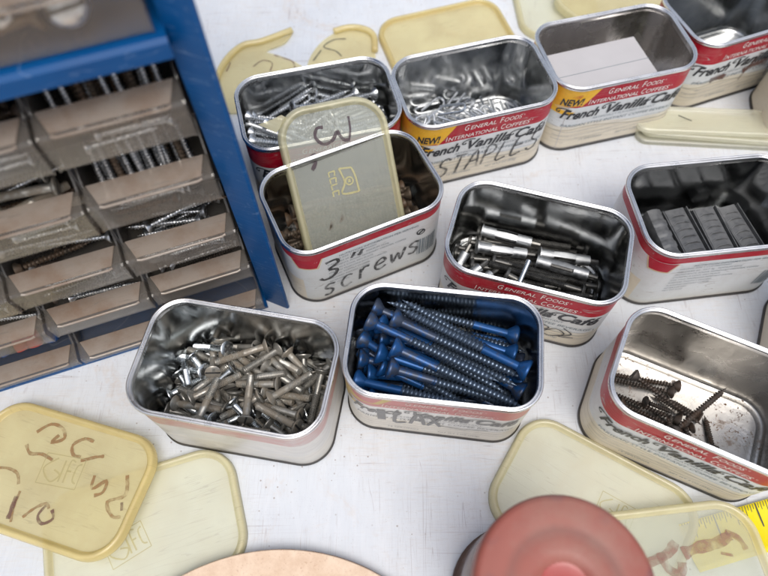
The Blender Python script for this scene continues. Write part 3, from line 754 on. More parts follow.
["blue",0.0453,-0.0116,0.0136,-0.029,0.0037,0.0169],
["blue",-0.0395,0.0131,0.0175,0.036,0.0051,0.0144],
["blue",-0.0394,-0.0249,0.0214,0.0344,-0.0286,0.0039],
["blue",0.0453,-0.002,0.0108,-0.0294,0.0075,0.0206],
["blue",0.0408,-0.0051,0.0192,-0.0352,-0.007,0.0221],
["blue",0.0365,-0.0157,0.0216,-0.0392,-0.0154,0.0148],
["blue",-0.0453,0.0047,0.0305,0.0221,-0.0286,0.0198],
["blue",-0.0437,-0.0207,0.0293,0.0299,-0.0286,0.0121],
["blue",-0.0451,0.0172,0.0244,0.0304,0.0102,0.0196],
["blue",-0.0384,0.0241,0.0245,0.0366,0.0145,0.0172],
["blue",0.0431,0.0216,0.0213,-0.0324,0.0286,0.0247],
["blue",0.0425,0.0047,0.0193,-0.0333,0.0029,0.0247],
["blue",-0.0453,-0.004,0.036,0.0296,-0.0018,0.0234],
["blue",-0.0393,-0.0114,0.0336,0.036,-0.0062,0.025],
["blue",0.0453,-0.0049,0.0306,-0.03,0.0048,0.0331],
["blue",-0.0325,-0.0088,0.0404,0.0382,-0.0258,0.0181],
["blue",-0.0278,0.0097,0.0277,0.0476,0.0006,0.0258],
["blue",0.0406,-0.0241,0.0291,-0.0294,0.004,0.0383],
["blue",-0.0276,0.0263,0.0317,0.0475,0.016,0.0266],
["blue",-0.0378,-0.0148,0.0242,0.036,-0.0284,0.0356],
["blue",-0.037,-0.0259,0.034,0.0381,-0.0279,0.023],
["blue",-0.0453,0.0065,0.0402,0.022,-0.0286,0.0381],
["blue",-0.0382,0.0172,0.0314,0.0372,0.0168,0.0218],
["blue",-0.045,-0.0177,0.0387,0.03,-0.0286,0.0447],
["blue",-0.0351,0.0091,0.0367,0.0396,0.0119,0.0232],
["blue",-0.0258,0.0021,0.0453,0.046,-0.0133,0.0257],
["blue",0.0453,0.0082,0.0282,-0.027,0.0286,0.039],
["blue",0.0453,-0.0129,0.0371,-0.0222,0.022,0.0355],
["blue",0.0403,0.0092,0.0366,-0.0338,0.0252,0.0418],
["blue",-0.0299,0.0174,0.038,0.0404,-0.0109,0.0426],
["blue",-0.0346,-0.0041,0.0488,0.0387,-0.0149,0.0321],
["blue",-0.0359,0.0145,0.0456,0.0343,-0.0143,0.0402],
["blue",-0.0275,-0.0123,0.0497,0.0465,-0.0203,0.0343],
["blue",-0.0402,0.0234,0.0474,0.0325,0.0041,0.0362],
["blue",0.0417,0.0233,0.0311,-0.0347,0.0286,0.0463],
["blue",0.0453,-0.001,0.0398,-0.0239,0.0286,0.0496],
["blue",-0.0266,-0.0022,0.0542,0.0453,-0.0224,0.0402],
["blue",-0.0419,0.0122,0.0531,0.0301,-0.0109,0.0457],
["blue",-0.0283,0.0159,0.0518,0.0476,-0.008,0.0441],
["blue",0.0453,-0.0057,0.0519,-0.0286,0.0247,0.0492]],"H":[["bolt24",-0.016,0.0167,0.0046,0.0078,0.0193,0.0034],
["bolt30",-0.0469,-0.0105,0.0046,-0.0235,-0.0291,0.0034],
["bright27",0.0062,-0.0124,0.0046,0.0007,0.014,0.0034],
["bolt30",0.0282,0.0279,0.0046,0.0229,-0.0016,0.0034],
["bright30",-0.0085,0.0094,0.0046,-0.0377,0.0163,0.0034],
["bright27",-0.0397,0.0265,0.0046,-0.0131,0.0216,0.0034],
["bolt27",-0.0469,-0.0031,0.0046,-0.0268,-0.0211,0.0034],
["bolt24",0.0217,0.0257,0.0046,0.0191,0.0018,0.0034],
["bolt24",-0.0009,-0.005,0.0046,-0.0247,-0.0022,0.0034],
["bolt30",-0.0218,-0.0238,0.0046,0.0076,-0.0178,0.0034],
["bolt27",0.0154,-0.0189,0.0046,0.041,-0.0272,0.0034],
["bolt27",-0.0255,-0.0075,0.0046,0.0013,-0.0105,0.0034],
["bolt24",0.0294,-0.0133,0.0046,0.0374,0.0093,0.0034],
["bright24",-0.0449,0.0216,0.0046,-0.0212,0.0183,0.0034],
["bolt30",-0.0467,-0.017,0.0123,-0.0177,-0.0186,0.0048],
["bright30",0.0021,-0.0095,0.0093,0.0164,0.0162,0.0034],
["bolt24",0.0469,-0.0076,0.0046,0.048,0.0164,0.0034],
["bolt24",0.0043,-0.0279,0.0046,0.0282,-0.0291,0.0034],
["bright24",0.0425,0.0114,0.0046,0.0208,0.0203,0.0098],
["bright30",0.0151,0.0273,0.0139,0.0411,0.0166,0.0034],
["bolt24",-0.0163,0.0279,0.0046,0.0076,0.0291,0.0034],
["bolt24",-0.0225,-0.0133,0.0046,0.0014,-0.0148,0.0034],
["bright24",-0.0401,-0.0262,0.0094,-0.0164,-0.0291,0.007],
["bolt24",0.0313,0.0104,0.0046,0.024,-0.0125,0.0034],
["bolt24",-0.014,0.0049,0.0046,-0.037,0.0116,0.0034],
["bolt27",-0.0055,-0.0172,0.0085,-0.0261,0.0003,0.0083],
["bolt30",-0.018,-0.0246,0.0108,-0.0472,-0.0199,0.0061],
["bolt30",0.0367,0.0243,0.017,0.0429,-0.0017,0.0034],
["bolt24",-0.0181,0.0007,0.0081,0.0002,-0.0149,0.0078],
["bolt30",0.0327,0.0194,0.0126,0.0409,-0.0081,0.0039],
["bolt24",-0.0029,-0.0118,0.0132,-0.0029,0.0101,0.0034],
["bolt27",-0.0202,0.015,0.0096,-0.0463,0.0218,0.0109],
["bolt24",0.0441,-0.0228,0.0046,0.021,-0.0165,0.0034],
["bolt27",-0.0249,0.0228,0.0103,0.0012,0.0245,0.0034],
["bolt27",-0.0416,0.0161,0.0071,-0.0266,-0.0061,0.0102],
["bolt27",0.0469,0.0043,0.0138,0.0387,0.0278,0.0034],
["bright27",0.0387,-0.0135,0.0046,0.0321,0.0111,0.0135],
["bolt30",0.0251,0.0279,0.0157,0.0314,-0.0002,0.0073],
["bright27",-0.0417,0.017,0.0151,-0.0222,0.0017,0.0045],
["bolt30",-0.0123,0.0187,0.0099,0.0163,0.0251,0.0034],
["bright27",-0.0308,-0.0036,0.0046,-0.0479,0.0172,0.0034],
["bolt30",-0.0041,0.0279,0.0172,-0.0307,0.0291,0.0034],
["bolt27",-0.0468,0.0046,0.0046,-0.0278,-0.0145,0.0034],
["bright24",-0.0469,0.0146,0.0113,-0.0351,-0.0036,0.0215],
["bolt30",-0.0028,-0.0279,0.0046,0.0157,-0.0057,0.0125],
["bright30",0.0095,-0.0232,0.0071,0.0152,0.006,0.0034],
["bolt30",0.0094,-0.0135,0.0156,-0.0131,-0.0291,0.0034],
["bright24",-0.0294,0.0072,0.0197,-0.0481,0.0103,0.005],
["bolt24",-0.0086,-0.0019,0.0118,-0.0083,-0.0258,0.0139],
["bright24",-0.0469,0.0059,0.0113,-0.0296,-0.0103,0.0076],
["bolt27",0.0455,0.0207,0.0112,0.02,0.0291,0.0094],
["bolt27",-0.0227,0.0082,0.0096,0.0025,0.0176,0.0077],
["bolt30",0.0405,-0.0255,0.0089,0.0451,0.0041,0.0087],
["bolt30",0.0432,0.0166,0.0162,0.0383,-0.0123,0.01],
["bolt24",-0.0083,0.0012,0.0057,-0.0008,0.0212,0.0165],
["bolt27",-0.0042,0.0032,0.0125,0.0146,0.0203,0.0034],
["bolt24",0.0468,-0.0165,0.0047,0.0481,0.0024,0.0194],
["bolt27",-0.012,-0.0279,0.0101,0.015,-0.0291,0.01],
["bolt27",0.011,0.0279,0.0085,0.0259,0.0054,0.0082],
["bright30",0.0208,-0.0068,0.0066,0.0105,0.0211,0.01],
["bolt24",0.0172,-0.0123,0.0046,0.0381,-0.0152,0.0161],
["bolt30",0.0296,-0.0012,0.0125,0.0068,-0.0206,0.0111],
["bolt24",0.002,0.0015,0.0101,0.0251,-0.0014,0.0158],
["bolt30",-0.0132,-0.0179,0.0081,-0.0422,-0.0208,0.0152],
["bolt24",-0.014,-0.0198,0.0137,-0.0227,0.0025,0.0122],
["bolt30",0.0235,-0.0184,0.0107,-0.0043,-0.0291,0.0148],
["bolt27",-0.0104,-0.0054,0.0173,0.0151,-0.0031,0.009],
["bolt27",0.0362,-0.0174,0.0092,0.0211,0.0049,0.0076],
["bolt27",-0.0261,0.0278,0.0166,-0.0174,0.0025,0.0134],
["bolt30",0.0176,-0.0245,0.0075,0.0465,-0.0209,0.0146],
["bright27",0.0338,-0.0066,0.0124,0.0104,-0.0199,0.0151],
["bolt24",0.0339,0.0024,0.0165,0.0193,0.0212,0.0139],
["bolt30",0.0021,0.0009,0.0174,0.0026,-0.0291,0.0181],
["bolt24",-0.0072,-0.0032,0.0228,-0.0035,-0.0246,0.0125],
["bright30",-0.016,-0.02,0.0203,-0.0418,-0.0111,0.0078],
["bright27",-0.0469,-0.0083,0.0139,-0.0259,0.0088,0.0141],
["bolt30",0.0042,-0.0279,0.0234,-0.0237,-0.0291,0.0124],
["bright24",0.0024,0.0143,0.0124,0.0233,0.0025,0.0127],
["bolt24",-0.0064,0.0223,0.0137,-0.014,-0.0003,0.0118],
["bolt30",0.0015,-0.0214,0.0238,0.0257,-0.0291,0.0078],
["bolt27",0.0371,-0.0204,0.0178,0.0167,-0.0027,0.0175],
["bolt27",0.0164,0.0266,0.0206,0.0379,0.0113,0.0149],
["bolt27",0.0444,0.0095,0.02,0.0417,-0.0165,0.0132],
["bolt27",-0.0063,0.0279,0.0097,0.0149,0.0118,0.0142],
["bolt27",0.0114,-0.0045,0.0159,0.0322,-0.0212,0.0203],
["bolt30",-0.023,0.0064,0.0235,-0.0334,0.0291,0.007],
["bolt27",0.0324,-0.0102,0.023,0.0058,-0.0066,0.0201],
["bright30",0.0363,-0.0276,0.0138,0.0117,-0.0118,0.0204],
["bright30",-0.0187,0.0213,0.0251,-0.0435,0.0253,0.0087],
["bolt24",0.0431,0.0239,0.0195,0.029,0.0046,0.0205],
["bolt30",-0.012,0.0013,0.0173,-0.0222,0.0291,0.0127],
["bolt30",0.0324,-0.0045,0.0191,0.015,0.019,0.0123],
["bolt30",0.0023,0.0257,0.0155,0.026,0.0079,0.0199],
["bolt24",-0.0336,-0.0255,0.0142,-0.0099,-0.0241,0.0177],
["bolt30",0.006,0.006,0.0135,-0.0202,0.0191,0.02],
["bolt30",-0.0377,-0.0079,0.0129,-0.017,0.0127,0.0197],
["bolt24",0.0077,-0.0035,0.0248,-0.0108,-0.0183,0.0214],
["bolt24",0.0169,-0.0184,0.0236,0.0389,-0.0282,0.0234],
["bolt30",0.0056,0.0166,0.0179,0.0311,0.0031,0.026],
["bright30",-0.0123,0.011,0.0221,-0.0322,-0.0091,0.0124],
["bolt24",0.0276,-0.0279,0.013,0.0079,-0.0171,0.0212],
["bolt30",0.0024,0.0279,0.0091,0.0262,0.0154,0.0225],
["bright30",0.0058,-0.0119,0.0221,-0.0187,-0.0291,0.0219],
["bolt30",0.0415,-0.0253,0.0193,0.0118,-0.0291,0.0181],
["bolt30",0.0463,0.0044,0.0257,0.047,-0.0204,0.0088],
["bolt30",0.0113,0.0071,0.0178,-0.0149,0.0216,0.0183],
["bolt30",-0.0081,0.0068,0.017,0.0195,0.0113,0.028],
["bolt24",0.0098,0.0279,0.019,-0.0047,0.0099,0.0254],
["bolt24",0.0161,0.0053,0.0245,-0.0075,0.0026,0.0208],
["bolt24",0.0251,-0.016,0.0245,0.0481,-0.0154,0.0177],
["bolt30",-0.0418,-0.013,0.0148,-0.0128,-0.0143,0.0223],
["bolt30",-0.0118,-0.0121,0.0172,-0.041,-0.005,0.0183],
["bolt30",0.0398,0.0171,0.0253,0.0379,-0.0109,0.0147],
["bright30",-0.0054,-0.0108,0.0278,0.0195,-0.0267,0.0225],
["bolt24",-0.0049,-0.0256,0.0281,0.019,-0.0236,0.028],
["bolt27",0.0087,0.001,0.0188,0.0354,0.0004,0.0232],
["bolt27",0.0145,-0.0029,0.0239,0.0353,0.0116,0.0331],
["bolt30",0.003,0.0279,0.0221,-0.0228,0.0127,0.0238],
["bolt27",0.0051,-0.0193,0.0309,0.0001,0.0067,0.026],
["bolt27",0.0339,-0.0189,0.032,0.009,-0.0099,0.0269],
["bolt30",-0.031,-0.0107,0.0226,-0.0074,0.0078,0.0226],
["bolt24",-0.0192,-0.0246,0.0347,-0.0153,-0.0009,0.0354]],"I":[["rusty",-0.0025,0.0217,0.0042,-0.0453,0.0119,0.0029],
["rusty",-0.0051,0.0162,0.0042,-0.0483,0.0079,0.0029],
["rusty",0.0025,0.0008,0.0042,-0.0415,0.0013,0.0029],
["rusty",-0.0429,-0.0085,0.0042,0.0011,-0.0072,0.0029],
["rusty",-0.0024,-0.0157,0.0042,-0.0463,-0.0129,0.0029],
["rusty",0.003,-0.0279,0.0042,-0.04,-0.0188,0.0029],
["rusty",0.0123,-0.0243,0.0042,-0.0312,-0.0172,0.0029],
["rusty",-0.0309,-0.0034,0.0042,0.0131,-0.004,0.0029],
["tack",0.01,-0.0014,0.0065,-0.0065,-0.0127,0.0055],
["tack",-0.0184,0.0025,0.0076,0.0008,0.0051,0.0026],
["tack",0.0239,-0.0227,0.0038,0.0171,-0.0039,0.0026],
["tack",-0.0012,-0.0241,0.0077,0.0098,-0.0081,0.0026],
["tack",0.0046,-0.0033,0.0098,0.0184,-0.0157,0.0026],
["tack",0.0234,-0.0149,0.0066,0.0045,-0.0202,0.0026],
["tack",-0.0022,-0.0176,0.0095,-0.0027,0.0023,0.007],
["tack",0.0208,-0.0201,0.0069,0.0014,-0.0163,0.0103],
["tack",0.0038,0.0065,0.0047,-0.0155,0.0111,0.0026],
["tack",-0.0004,-0.0113,0.0179,0.0154,-0.0222,0.0235],
["tack",0.0004,-0.025,0.0255,-0.011,-0.0086,0.0262],
["tack",0.0246,-0.0066,0.0038,0.0163,0.0116,0.0026],
["tack",0.0136,0.0083,0.0038,-0.006,0.0122,0.0026],
["rusty",-0.0352,0.0013,0.0366,0.0072,-0.0093,0.0322],
["rusty",-0.0109,-0.025,0.047,0.0109,0.013,0.0426]]}
# ---------------------------------------------------------------- the table
def build_setting():
    mb = MB(); mb.box((-1.0, -.55, -.03), (1.1, 1.25, 0))
    link('table', mb.me('table', False), M['table'], kind='structure')
    mb = MB(); mb.add([(-30, -30, -.78), (30, -30, -.78), (30, 30, -.78), (-30, 30, -.78)], [(0, 1, 2, 3)])
    link('ground', mb.me('ground', False), M['concrete'], kind='structure')
build_setting()
# ---------------------------------------------------------------- tins
TW, TD, TH, TR = .105, .0668, .0627, .0187
BW, BD, BR = TW - .0018, TD - .0018, TR - .0009
def wrap(s, z, off=.00012):
    """a point on the outer wall of a tin: s runs round the front from its middle, z up"""
    off += .00022; a = BW / 2 - BR; sg = 1 if s >= 0 else -1; q = abs(s); hd = BD / 2
    if q <= a: return (s, -hd - off, z)
    arc = BR * math.pi / 2
    if q <= a + arc:
        t = (q - a) / BR
        return (sg * (a + (BR + off) * math.sin(t)), -(hd - BR) - (BR + off) * math.cos(t), z)
    return (sg * (BW / 2 + off), -(hd - BR) + (q - a - arc), z)
def grid_patch(mb, corners, off, nx=24, nz=2, mi=0):
    """corners: (s0b,s1b,s0t,s1t,z0,z1)"""
    s0b, s1b, s0t, s1t, z0, z1 = corners; vs = []
    for j in range(nz + 1):
        t = j / nz; z = z0 + (z1 - z0) * t; a = s0b + (s0t - s0b) * t; b = s1b + (s1t - s1b) * t
        for i in range(nx + 1): vs.append(wrap(a + (b - a) * i / nx, z, off))
    mb.add(vs, [(j * (nx + 1) + i, j * (nx + 1) + i + 1, (j + 1) * (nx + 1) + i + 1, (j + 1) * (nx + 1) + i) for j in range(nz) for i in range(nx)], mi)
_txt = {}
def text_geo(s, shear=0, bold=0, space=1.0):
    k = (s, shear, bold, space)
    if k in _txt: return _txt[k]
    cu = bpy.data.curves.new('lettering', 'FONT'); cu.body = s; cu.size = 1; cu.shear = shear; cu.offset = bold; cu.resolution_u = 3; cu.space_character = space
    o = bpy.data.objects.new('lettering', cu); C.objects.link(o)
    dg = bpy.context.evaluated_depsgraph_get(); me = bpy.data.meshes.new_from_object(o.evaluated_get(dg))
    import bmesh
    bm = bmesh.new(); bm.from_mesh(me)
    vs = [v.co.copy() for v in bm.verts]; fs = [[v.index for v in f.verts] for f in bm.faces]; bm.free()
    bpy.data.objects.remove(o); bpy.data.curves.remove(cu); bpy.data.meshes.remove(me)
    x0 = min(v.x for v in vs); x1 = max(v.x for v in vs); y0 = 0; y1 = max(v.y for v in vs)
    g = ([((v.x - x0) / (x1 - x0), v.y / y1) for v in vs], fs); _txt[k] = g; return g
def put_text(mb, s, s0, s1, z0, z1, off=.0002, mp=wrap, shear=0, bold=0, slope=0, space=1.0):
    vs, fs = text_geo(s, shear, bold, space)
    mb.add([mp(s0 + (s1 - s0) * x, z0 + (z1 - z0) * y + slope * x * (s1 - s0), off) for x, y in vs], fs)
GLY = {  # pen strokes in a unit box
 'S': [[(.9, .85), (.6, 1), (.2, .9), (.15, .65), (.5, .5), (.85, .35), (.75, .08), (.35, 0), (.05, .15)]],
 'T': [[(0, 1), (1, .95)], [(.5, 1), (.45, 0)]], 'A': [[(0, 0), (.5, 1), (1, 0)], [(.2, .4), (.8, .4)]],
 'P': [[(.1, 0), (.15, 1), (.8, .9), (.85, .6), (.15, .48)]], 'L': [[(.2, 1), (.1, 0), (.9, .05)]],
 'E': [[(.9, 1), (.15, .95), (.1, 0), (.9, .05)], [(.12, .5), (.75, .52)]],
 'X': [[(0, 0), (1, 1)], [(0, 1), (.9, 0)]], 'G': [[(.9, .8), (.5, 1), (.1, .6), (.2, .1), (.7, 0), (.9, .4), (.55, .42)]],
 's': [[(.8, .6), (.4, .68), (.15, .5), (.7, .25), (.5, 0), (.1, .08)]], 'c': [[(.85, .6), (.4, .68), (.1, .35), (.35, 0), (.85, .08)]],
 'r': [[(.2, .65), (.25, 0)], [(.25, .4), (.5, .65), (.85, .6)]], 'e': [[(.15, .35), (.8, .42), (.6, .68), (.2, .55), (.12, .2), (.5, 0), (.9, .12)]],
 'w': [[(0, .62), (.2, 0), (.5, .5), (.75, 0), (1, .65)]], 'l': [[(.3, 1), (.25, 0)]], 'i': [[(.4, .6), (.4, 0)], [(.42, .85), (.44, .88)]],
 '3': [[(.1, .95), (.6, 1), (.8, .78), (.4, .55), (.85, .38), (.75, .05), (.3, 0), (.05, .15)]],
 '"': [[(.3, 1), (.2, .72)], [(.7, 1), (.6, .72)]], 'C': [[(.9, .8), (.5, 1), (.1, .6), (.15, .15), (.6, 0), (.95, .2)]],
 'W': [[(0, 1), (.25, 0), (.5, .7), (.75, 0), (1, 1)]], '2': [[(.1, .8), (.5, 1), (.85, .75), (.5, .35), (.05, 0), (.9, .05)]],
 '4': [[(.6, 1), (.1, .4), (.95, .4)], [(.65, .7), (.6, 0)]], '1': [[(.4, 1), (.45, 0)]], ' ': [],
 'F': [[(.9, 1), (.15, .95), (.1, 0)], [(.12, .5), (.7, .52)]], 'I': [[(.5, 1), (.5, 0)]],
}
def smooth_line(p, n=4):
    if len(p) < 3: return p
    o = []
    for i in range(len(p) - 1):
        a = p[max(i - 1, 0)]; b = p[i]; c = p[i + 1]; d = p[min(i + 2, len(p) - 1)]
        for k in range(n):
            t = k / n
            o.append(tuple(.5 * (2 * b[j] + (c[j] - a[j]) * t + (2 * a[j] - 5 * b[j] + 4 * c[j] - d[j]) * t * t + (3 * b[j] - a[j] - 3 * c[j] + d[j]) * t ** 3) for j in (0, 1)))
    return o + [p[-1]]
def ribbon(mb, pts, w, mp, off=.00022, seed=0):
    rd = random.Random(seed); pts = smooth_line(pts); n = len(pts); vs = []
    for i, p in enumerate(pts):
        a = pts[max(i - 1, 0)]; b = pts[min(i + 1, n - 1)]; dx, dy = b[0] - a[0], b[1] - a[1]; l = math.hypot(dx, dy) + 1e-12
        ww = w * rd.uniform(.75, 1.15)
        vs += [mp(p[0] - dy / l * ww, p[1] + dx / l * ww, off), mp(p[0] + dy / l * ww, p[1] - dx / l * ww, off)]
    mb.add(vs, [(2 * i, 2 * i + 1, 2 * i + 3, 2 * i + 2) for i in range(n - 1)])
def write(mb, txt, s0, z0, wd, ht, w, mp, off=.00026, slope=0, gap=1.25, lean=0):
    for i, ch in enumerate(txt):
        for k, st in enumerate(GLY.get(ch, [])):
            ribbon(mb, [(s0 + i * wd * gap + x * wd + y * ht * lean, z0 + y * ht + slope * (i * wd * gap + x * wd)) for x, y in st], w, mp, off + .00002 * ((i + k) % 3), i * 7 + k)
def part(mb, name, mat, parent, smooth=False, **k):
    o = link(name, mb.me(name, smooth, name in ('lid_panel', 'lid_rim', 'strip_panel', 'torn_flap')), mat, parent, **k)
    return o
def make_tin(loc, rz, label, body='label_front', inside='tinplate', style='front', yellow=False, fade=False, group='coffee tins full of hardware standing on the table'):
    t = empty('coffee_tin', (loc[0], loc[1], 0), rz, label=label, cat='tin', group=group)
    # printed outer wall
    mb = MB(); loft(mb, BW, BD, BR, [(0, .0022), (0, .02), (0, .042), (0, TH - .0028)], n=22)
    sharp(link('can_wall', mb.me('can_wall'), M[body], t).data)
    # inner lining with floor
    mb = MB(); loft(mb, BW, BD, BR, [(-.0006, TH - .0006), (-.0006, .050), (-.0006, .038), (-.0006, .026), (-.0006, .014), (-.0006, .003), (-.0009, .0018), (-.0022, .0011), (-.0042, .0009), (-.0048, .0013), (-.0056, .0013), (-.0062, .0009)], n=10, cap1=True)
    sharp(link('inner_lining', mb.me('inner_lining'), M[inside], t).data, 50)
    # rim: outer bead, groove and inner bead
    mb = MB(); ring = []
    for k in range(9):
        a = math.pi * (-.35 + 1.35 * k / 8); ring.append((-.00105 + .00105 * math.cos(a), TH - .0011 + .0011 * math.sin(a)))
    ring = [(-.0012, TH - .0034), (-.0002, TH - .0030)] + ring[1:7] + [(-.0020, TH - .0016)]
    for k in range(6):
        a = math.pi * (1 - k / 5); ring.append((-.0029 - .0007 * -math.cos(a) * -1, TH - .0014 + .0007 * math.sin(a)))
    ring += [(-.0030, TH - .0050)]
    ring = [(-.0009, TH - .0032), (-.0002, TH - .0028), (0, TH - .0018), (-.0001, TH - .0008), (-.0005, TH - .0002), (-.0010, TH), (-.0014, TH - .0003), (-.00165, TH - .0010), (-.0018, TH - .0012), (-.0020, TH - .0009), (-.0023, TH - .0006), (-.0027, TH - .0007), (-.0029, TH - .0013), (-.0029, TH - .0045), (-.0017, TH - .0050)]
    loft(mb, TW, TD, TR, ring, n=12); link('rim', mb.me('rim'), M['rim_metal'], t)
    # bottom seam
    mb = MB(); loft(mb, TW, TD, TR, [(-.0011, .0030), (-.0003, .0027), (0, .0020), (0, .0007), (-.0004, .0001), (-.0012, 0), (-.004, .0002)], n=12, cap1=True)
    link('bottom_seam', mb.me('bottom_seam'), M['base_seam'], t)
    rdd = random.Random(int(abs(loc[0] * 7 + loc[1]) * 1e5)); dents = [(rdd.uniform(-.05, .05), rdd.choice([-1, 1]) * BD / 2, rdd.uniform(.02, .055), rdd.uniform(.006, .014), rdd.uniform(.0003, .0009)) for _ in range(5)]
    ph = [rdd.uniform(0, 6) for _ in range(4)]
    for ch in [c for c in C.objects if c.parent == t]:
        inner = ch.name.startswith('inner')
        for v in ch.data.vertices:
            x, y, z = v.co
            if ch.name.startswith('bottom') or z < .004: continue
            k = min(1, z / TH)
            v.co.x += .0003 * k * math.sin(y * 90 + ph[0]); v.co.y += .0004 * k * math.sin(x * 55 + ph[1]); v.co.z += (.00025 * math.sin(x * 70 + ph[2]) if z > .05 else 0)
            if inner:
                for dx, dy, dz, s_, a_ in dents:
                    e = math.exp(-((x - dx) ** 2 + (y - dy) ** 2 + (z - dz) ** 2) / s_ ** 2); v.co.y -= math.copysign(a_ * e, dy)
    if style == 'front':
        w_ = M['ink_faded' if fade else 'ink_white']; k_ = M['ink_worn' if fade else 'ink_black']
        if yellow:
            mb = MB(); grid_patch(mb, (-.082, -.0395, -.082, -.0225, .0370, TH - .0030), .00010, 44)
            yc = part(mb, 'yellow_flash', M['ink_faded_yellow' if fade else 'ink_yellow'], t)
            if not fade:
                mb = MB(); put_text(mb, 'NEW!', -.0490, -.0335, .0450, .0510, .0002, shear=.25, bold=.035, slope=.14)
                part(mb, 'new_lettering', k_, yc)
        mb = MB()
        def tx(s, a, c, z0, z1, bd=.004): put_text(mb, s, a, c, z0, z1, shear=.22, bold=bd)
        tx('G', -.0170, -.0138, .0528, .0576); tx('ENERAL', -.0130, .0050, .0528, .0563); tx('F', .0075, .0102, .0528, .0576); tx('OODS', .0106, .0230, .0528, .0563); put_text(mb, '®', .0240, .0250, .0550, .0563)
        tx('I', -.0295, -.0284, .0460, .0506); tx('NTERNATIONAL', -.0278, .0070, .0460, .0494); tx('C', .0092, .0122, .0460, .0506); tx('OFFEES', .0126, .0300, .0460, .0494); put_text(mb, '®', .0310, .0320, .0482, .0494)
        part(mb, 'maker_lettering', w_, t)
        mb = MB()
        put_text(mb, 'French', -.0465, -.0185, .0335, .0418, shear=.38, bold=.028); put_text(mb, 'Vanilla', -.0125, .0185, .0335, .0418, shear=.38, bold=.028); put_text(mb, 'Café', .0215, .0460, .0335, .0425, shear=.38, bold=.028)
        # swashes of the capitals
        for cx, cz in ((-.0470, .0405), (-.0140, .0412), (.0205, .0398)):
            ribbon(mb, [(cx + .006, cz + .0012), (cx + .002, cz + .0020), (cx - .002, cz + .0006), (cx - .0030, cz - .0016), (cx - .0012, cz - .0022), (cx - .0006, cz - .0008)], .00045, wrap, .00024)
        part(mb, 'flavour_lettering', k_, t)
        mb = MB()
        put_text(mb, 'ARTIFICIALLY FLAVORED INSTANT', -.0220, .0260, .0300, .0318, shear=.2)
        put_text(mb, 'PARISIAN STYLE INSTANT COFFEE BEVERAGE', -.0440, .0440, .0252, .0276, shear=.2, bold=.004)
        put_text(mb, '14 SERVINGS', -.0260, -.0080, .0085, .0102, shear=.2); put_text(mb, 'NET WT 9 OZ (255g)', .0030, .0270, .0085, .0102, shear=.2)
        for zz in (.0208, .0165, .0128):
            ribbon(mb, [(s / 1000, zz + .0012 * math.sin(s * .06)) for s in range(-48, 49, 8)], .00012, wrap, .0002)
        part(mb, 'small_print', M['ink_worn' if fade else 'ink_grey'], t)
    elif style == 'back':
        mb = MB(); grid_patch(mb, (-.0475, -.0365, -.0510, -.0330, .0435, .0527), .00010, 12); rp = part(mb, 'red_corner_panel', M['ink_red'], t)
        mb = MB()
        for a, b, c, d, z0, z1 in ((-.0482, -.0475, -.0520, -.0511, .0425, .0527), (-.0364, -.0356, -.0329, -.0321, .0425, .0527), (-.0482, -.0356, -.0482, -.0356, .0425, .0434)):
            grid_patch(mb, (a, b, c, d, z0, z1), .00013, 10)
        part(mb, 'yellow_edging', M['ink_cream'], rp)
        mb = MB(); rd = random.Random(int(abs(loc[0]) * 1e5))
        put_text(mb, 'NUTRITION INFORMATION PER SERVING', -.022, .030, .0478, .0497, bold=.01)
        for i in range(9):
            z = .0452 - i * .0034
            ln = ['SERVING SIZE 1 CUP PREPARED', 'CALORIES 60   FAT 2g   SODIUM 25mg', 'INGREDIENTS: SUGAR, NONDAIRY CREAMER, COFFEE', 'STORE IN A COOL DRY PLACE', 'STIR TWO TEASPOONS INTO HOT WATER', 'KEEP LID TIGHTLY CLOSED', 'FLAVORED INSTANT COFFEE', 'BEVERAGE MIX', 'NET WT 9 OZ'][i]
            put_text(mb, ln, -.030, -.030 + len(ln) * .00118, z, z + .0015)
        part(mb, 'small_print', M['ink_grey'], t)
        mb = MB(); s = .0300
        while s < .0445:
            w2 = rd.choice([.00035, .0006, .0009]); grid_patch(mb, (s, s + w2, s, s + w2, .014, .032), .00012, 1, 1); s += w2 + rd.choice([.0004, .0007])
        part(mb, 'barcode', M['ink_grey'], t)
        mb = MB(); n = 18
        mb.add([wrap(.032 + .0030 * math.cos(2 * math.pi * i / n), .0405 + .0030 * math.sin(2 * math.pi * i / n), .00015) for i in range(n)] + [wrap(.032 + .0022 * math.cos(2 * math.pi * i / n), .0405 + .0022 * math.sin(2 * math.pi * i / n), .00015) for i in range(n)],
               [(i, (i + 1) % n, n + (i + 1) % n, n + i) for i in range(n)])
        ribbon(mb, [(.0305, .039), (.0335, .042)], .0006, wrap); part(mb, 'round_emblem', M['ink_black'], t)
    return t
def hand(t, fn, mat):
    mb = MB(); fn(mb); return part(mb, 'handwriting', M[mat], t)
D2 = R
POS = {'A': (-.0425, .3000, .2382), 'B': (.0609, .3186, .2757), 'D': (.1611, .3497, .2451), 'E': (.2590, .3925, .3500), 'C': (-.0193, .2300, .4109),
       'F': (.0900, .1933, -.2835), 'G': (.0317, .1288, -.1287), 'H': (-.0784, .1177, -.1754), 'I': (.1705, .1032, -.4415), 'J': (.2005, .2175, .1152)}
TIN = {}
TIN['A'] = make_tin(POS['A'], POS['A'][2], 'coffee tin heaped with long zinc screws, touching the blue drawer cabinet behind the leaning lid')
TIN['B'] = make_tin(POS['B'], POS['B'][2], 'coffee tin with wire staples in it and STAPLES handwritten across its front', yellow=True)
TIN['D'] = make_tin(POS['D'], POS['D'][2], 'coffee tin with a grey white card box inside and clean NEW! label', inside='tinplate_clean', yellow=True)
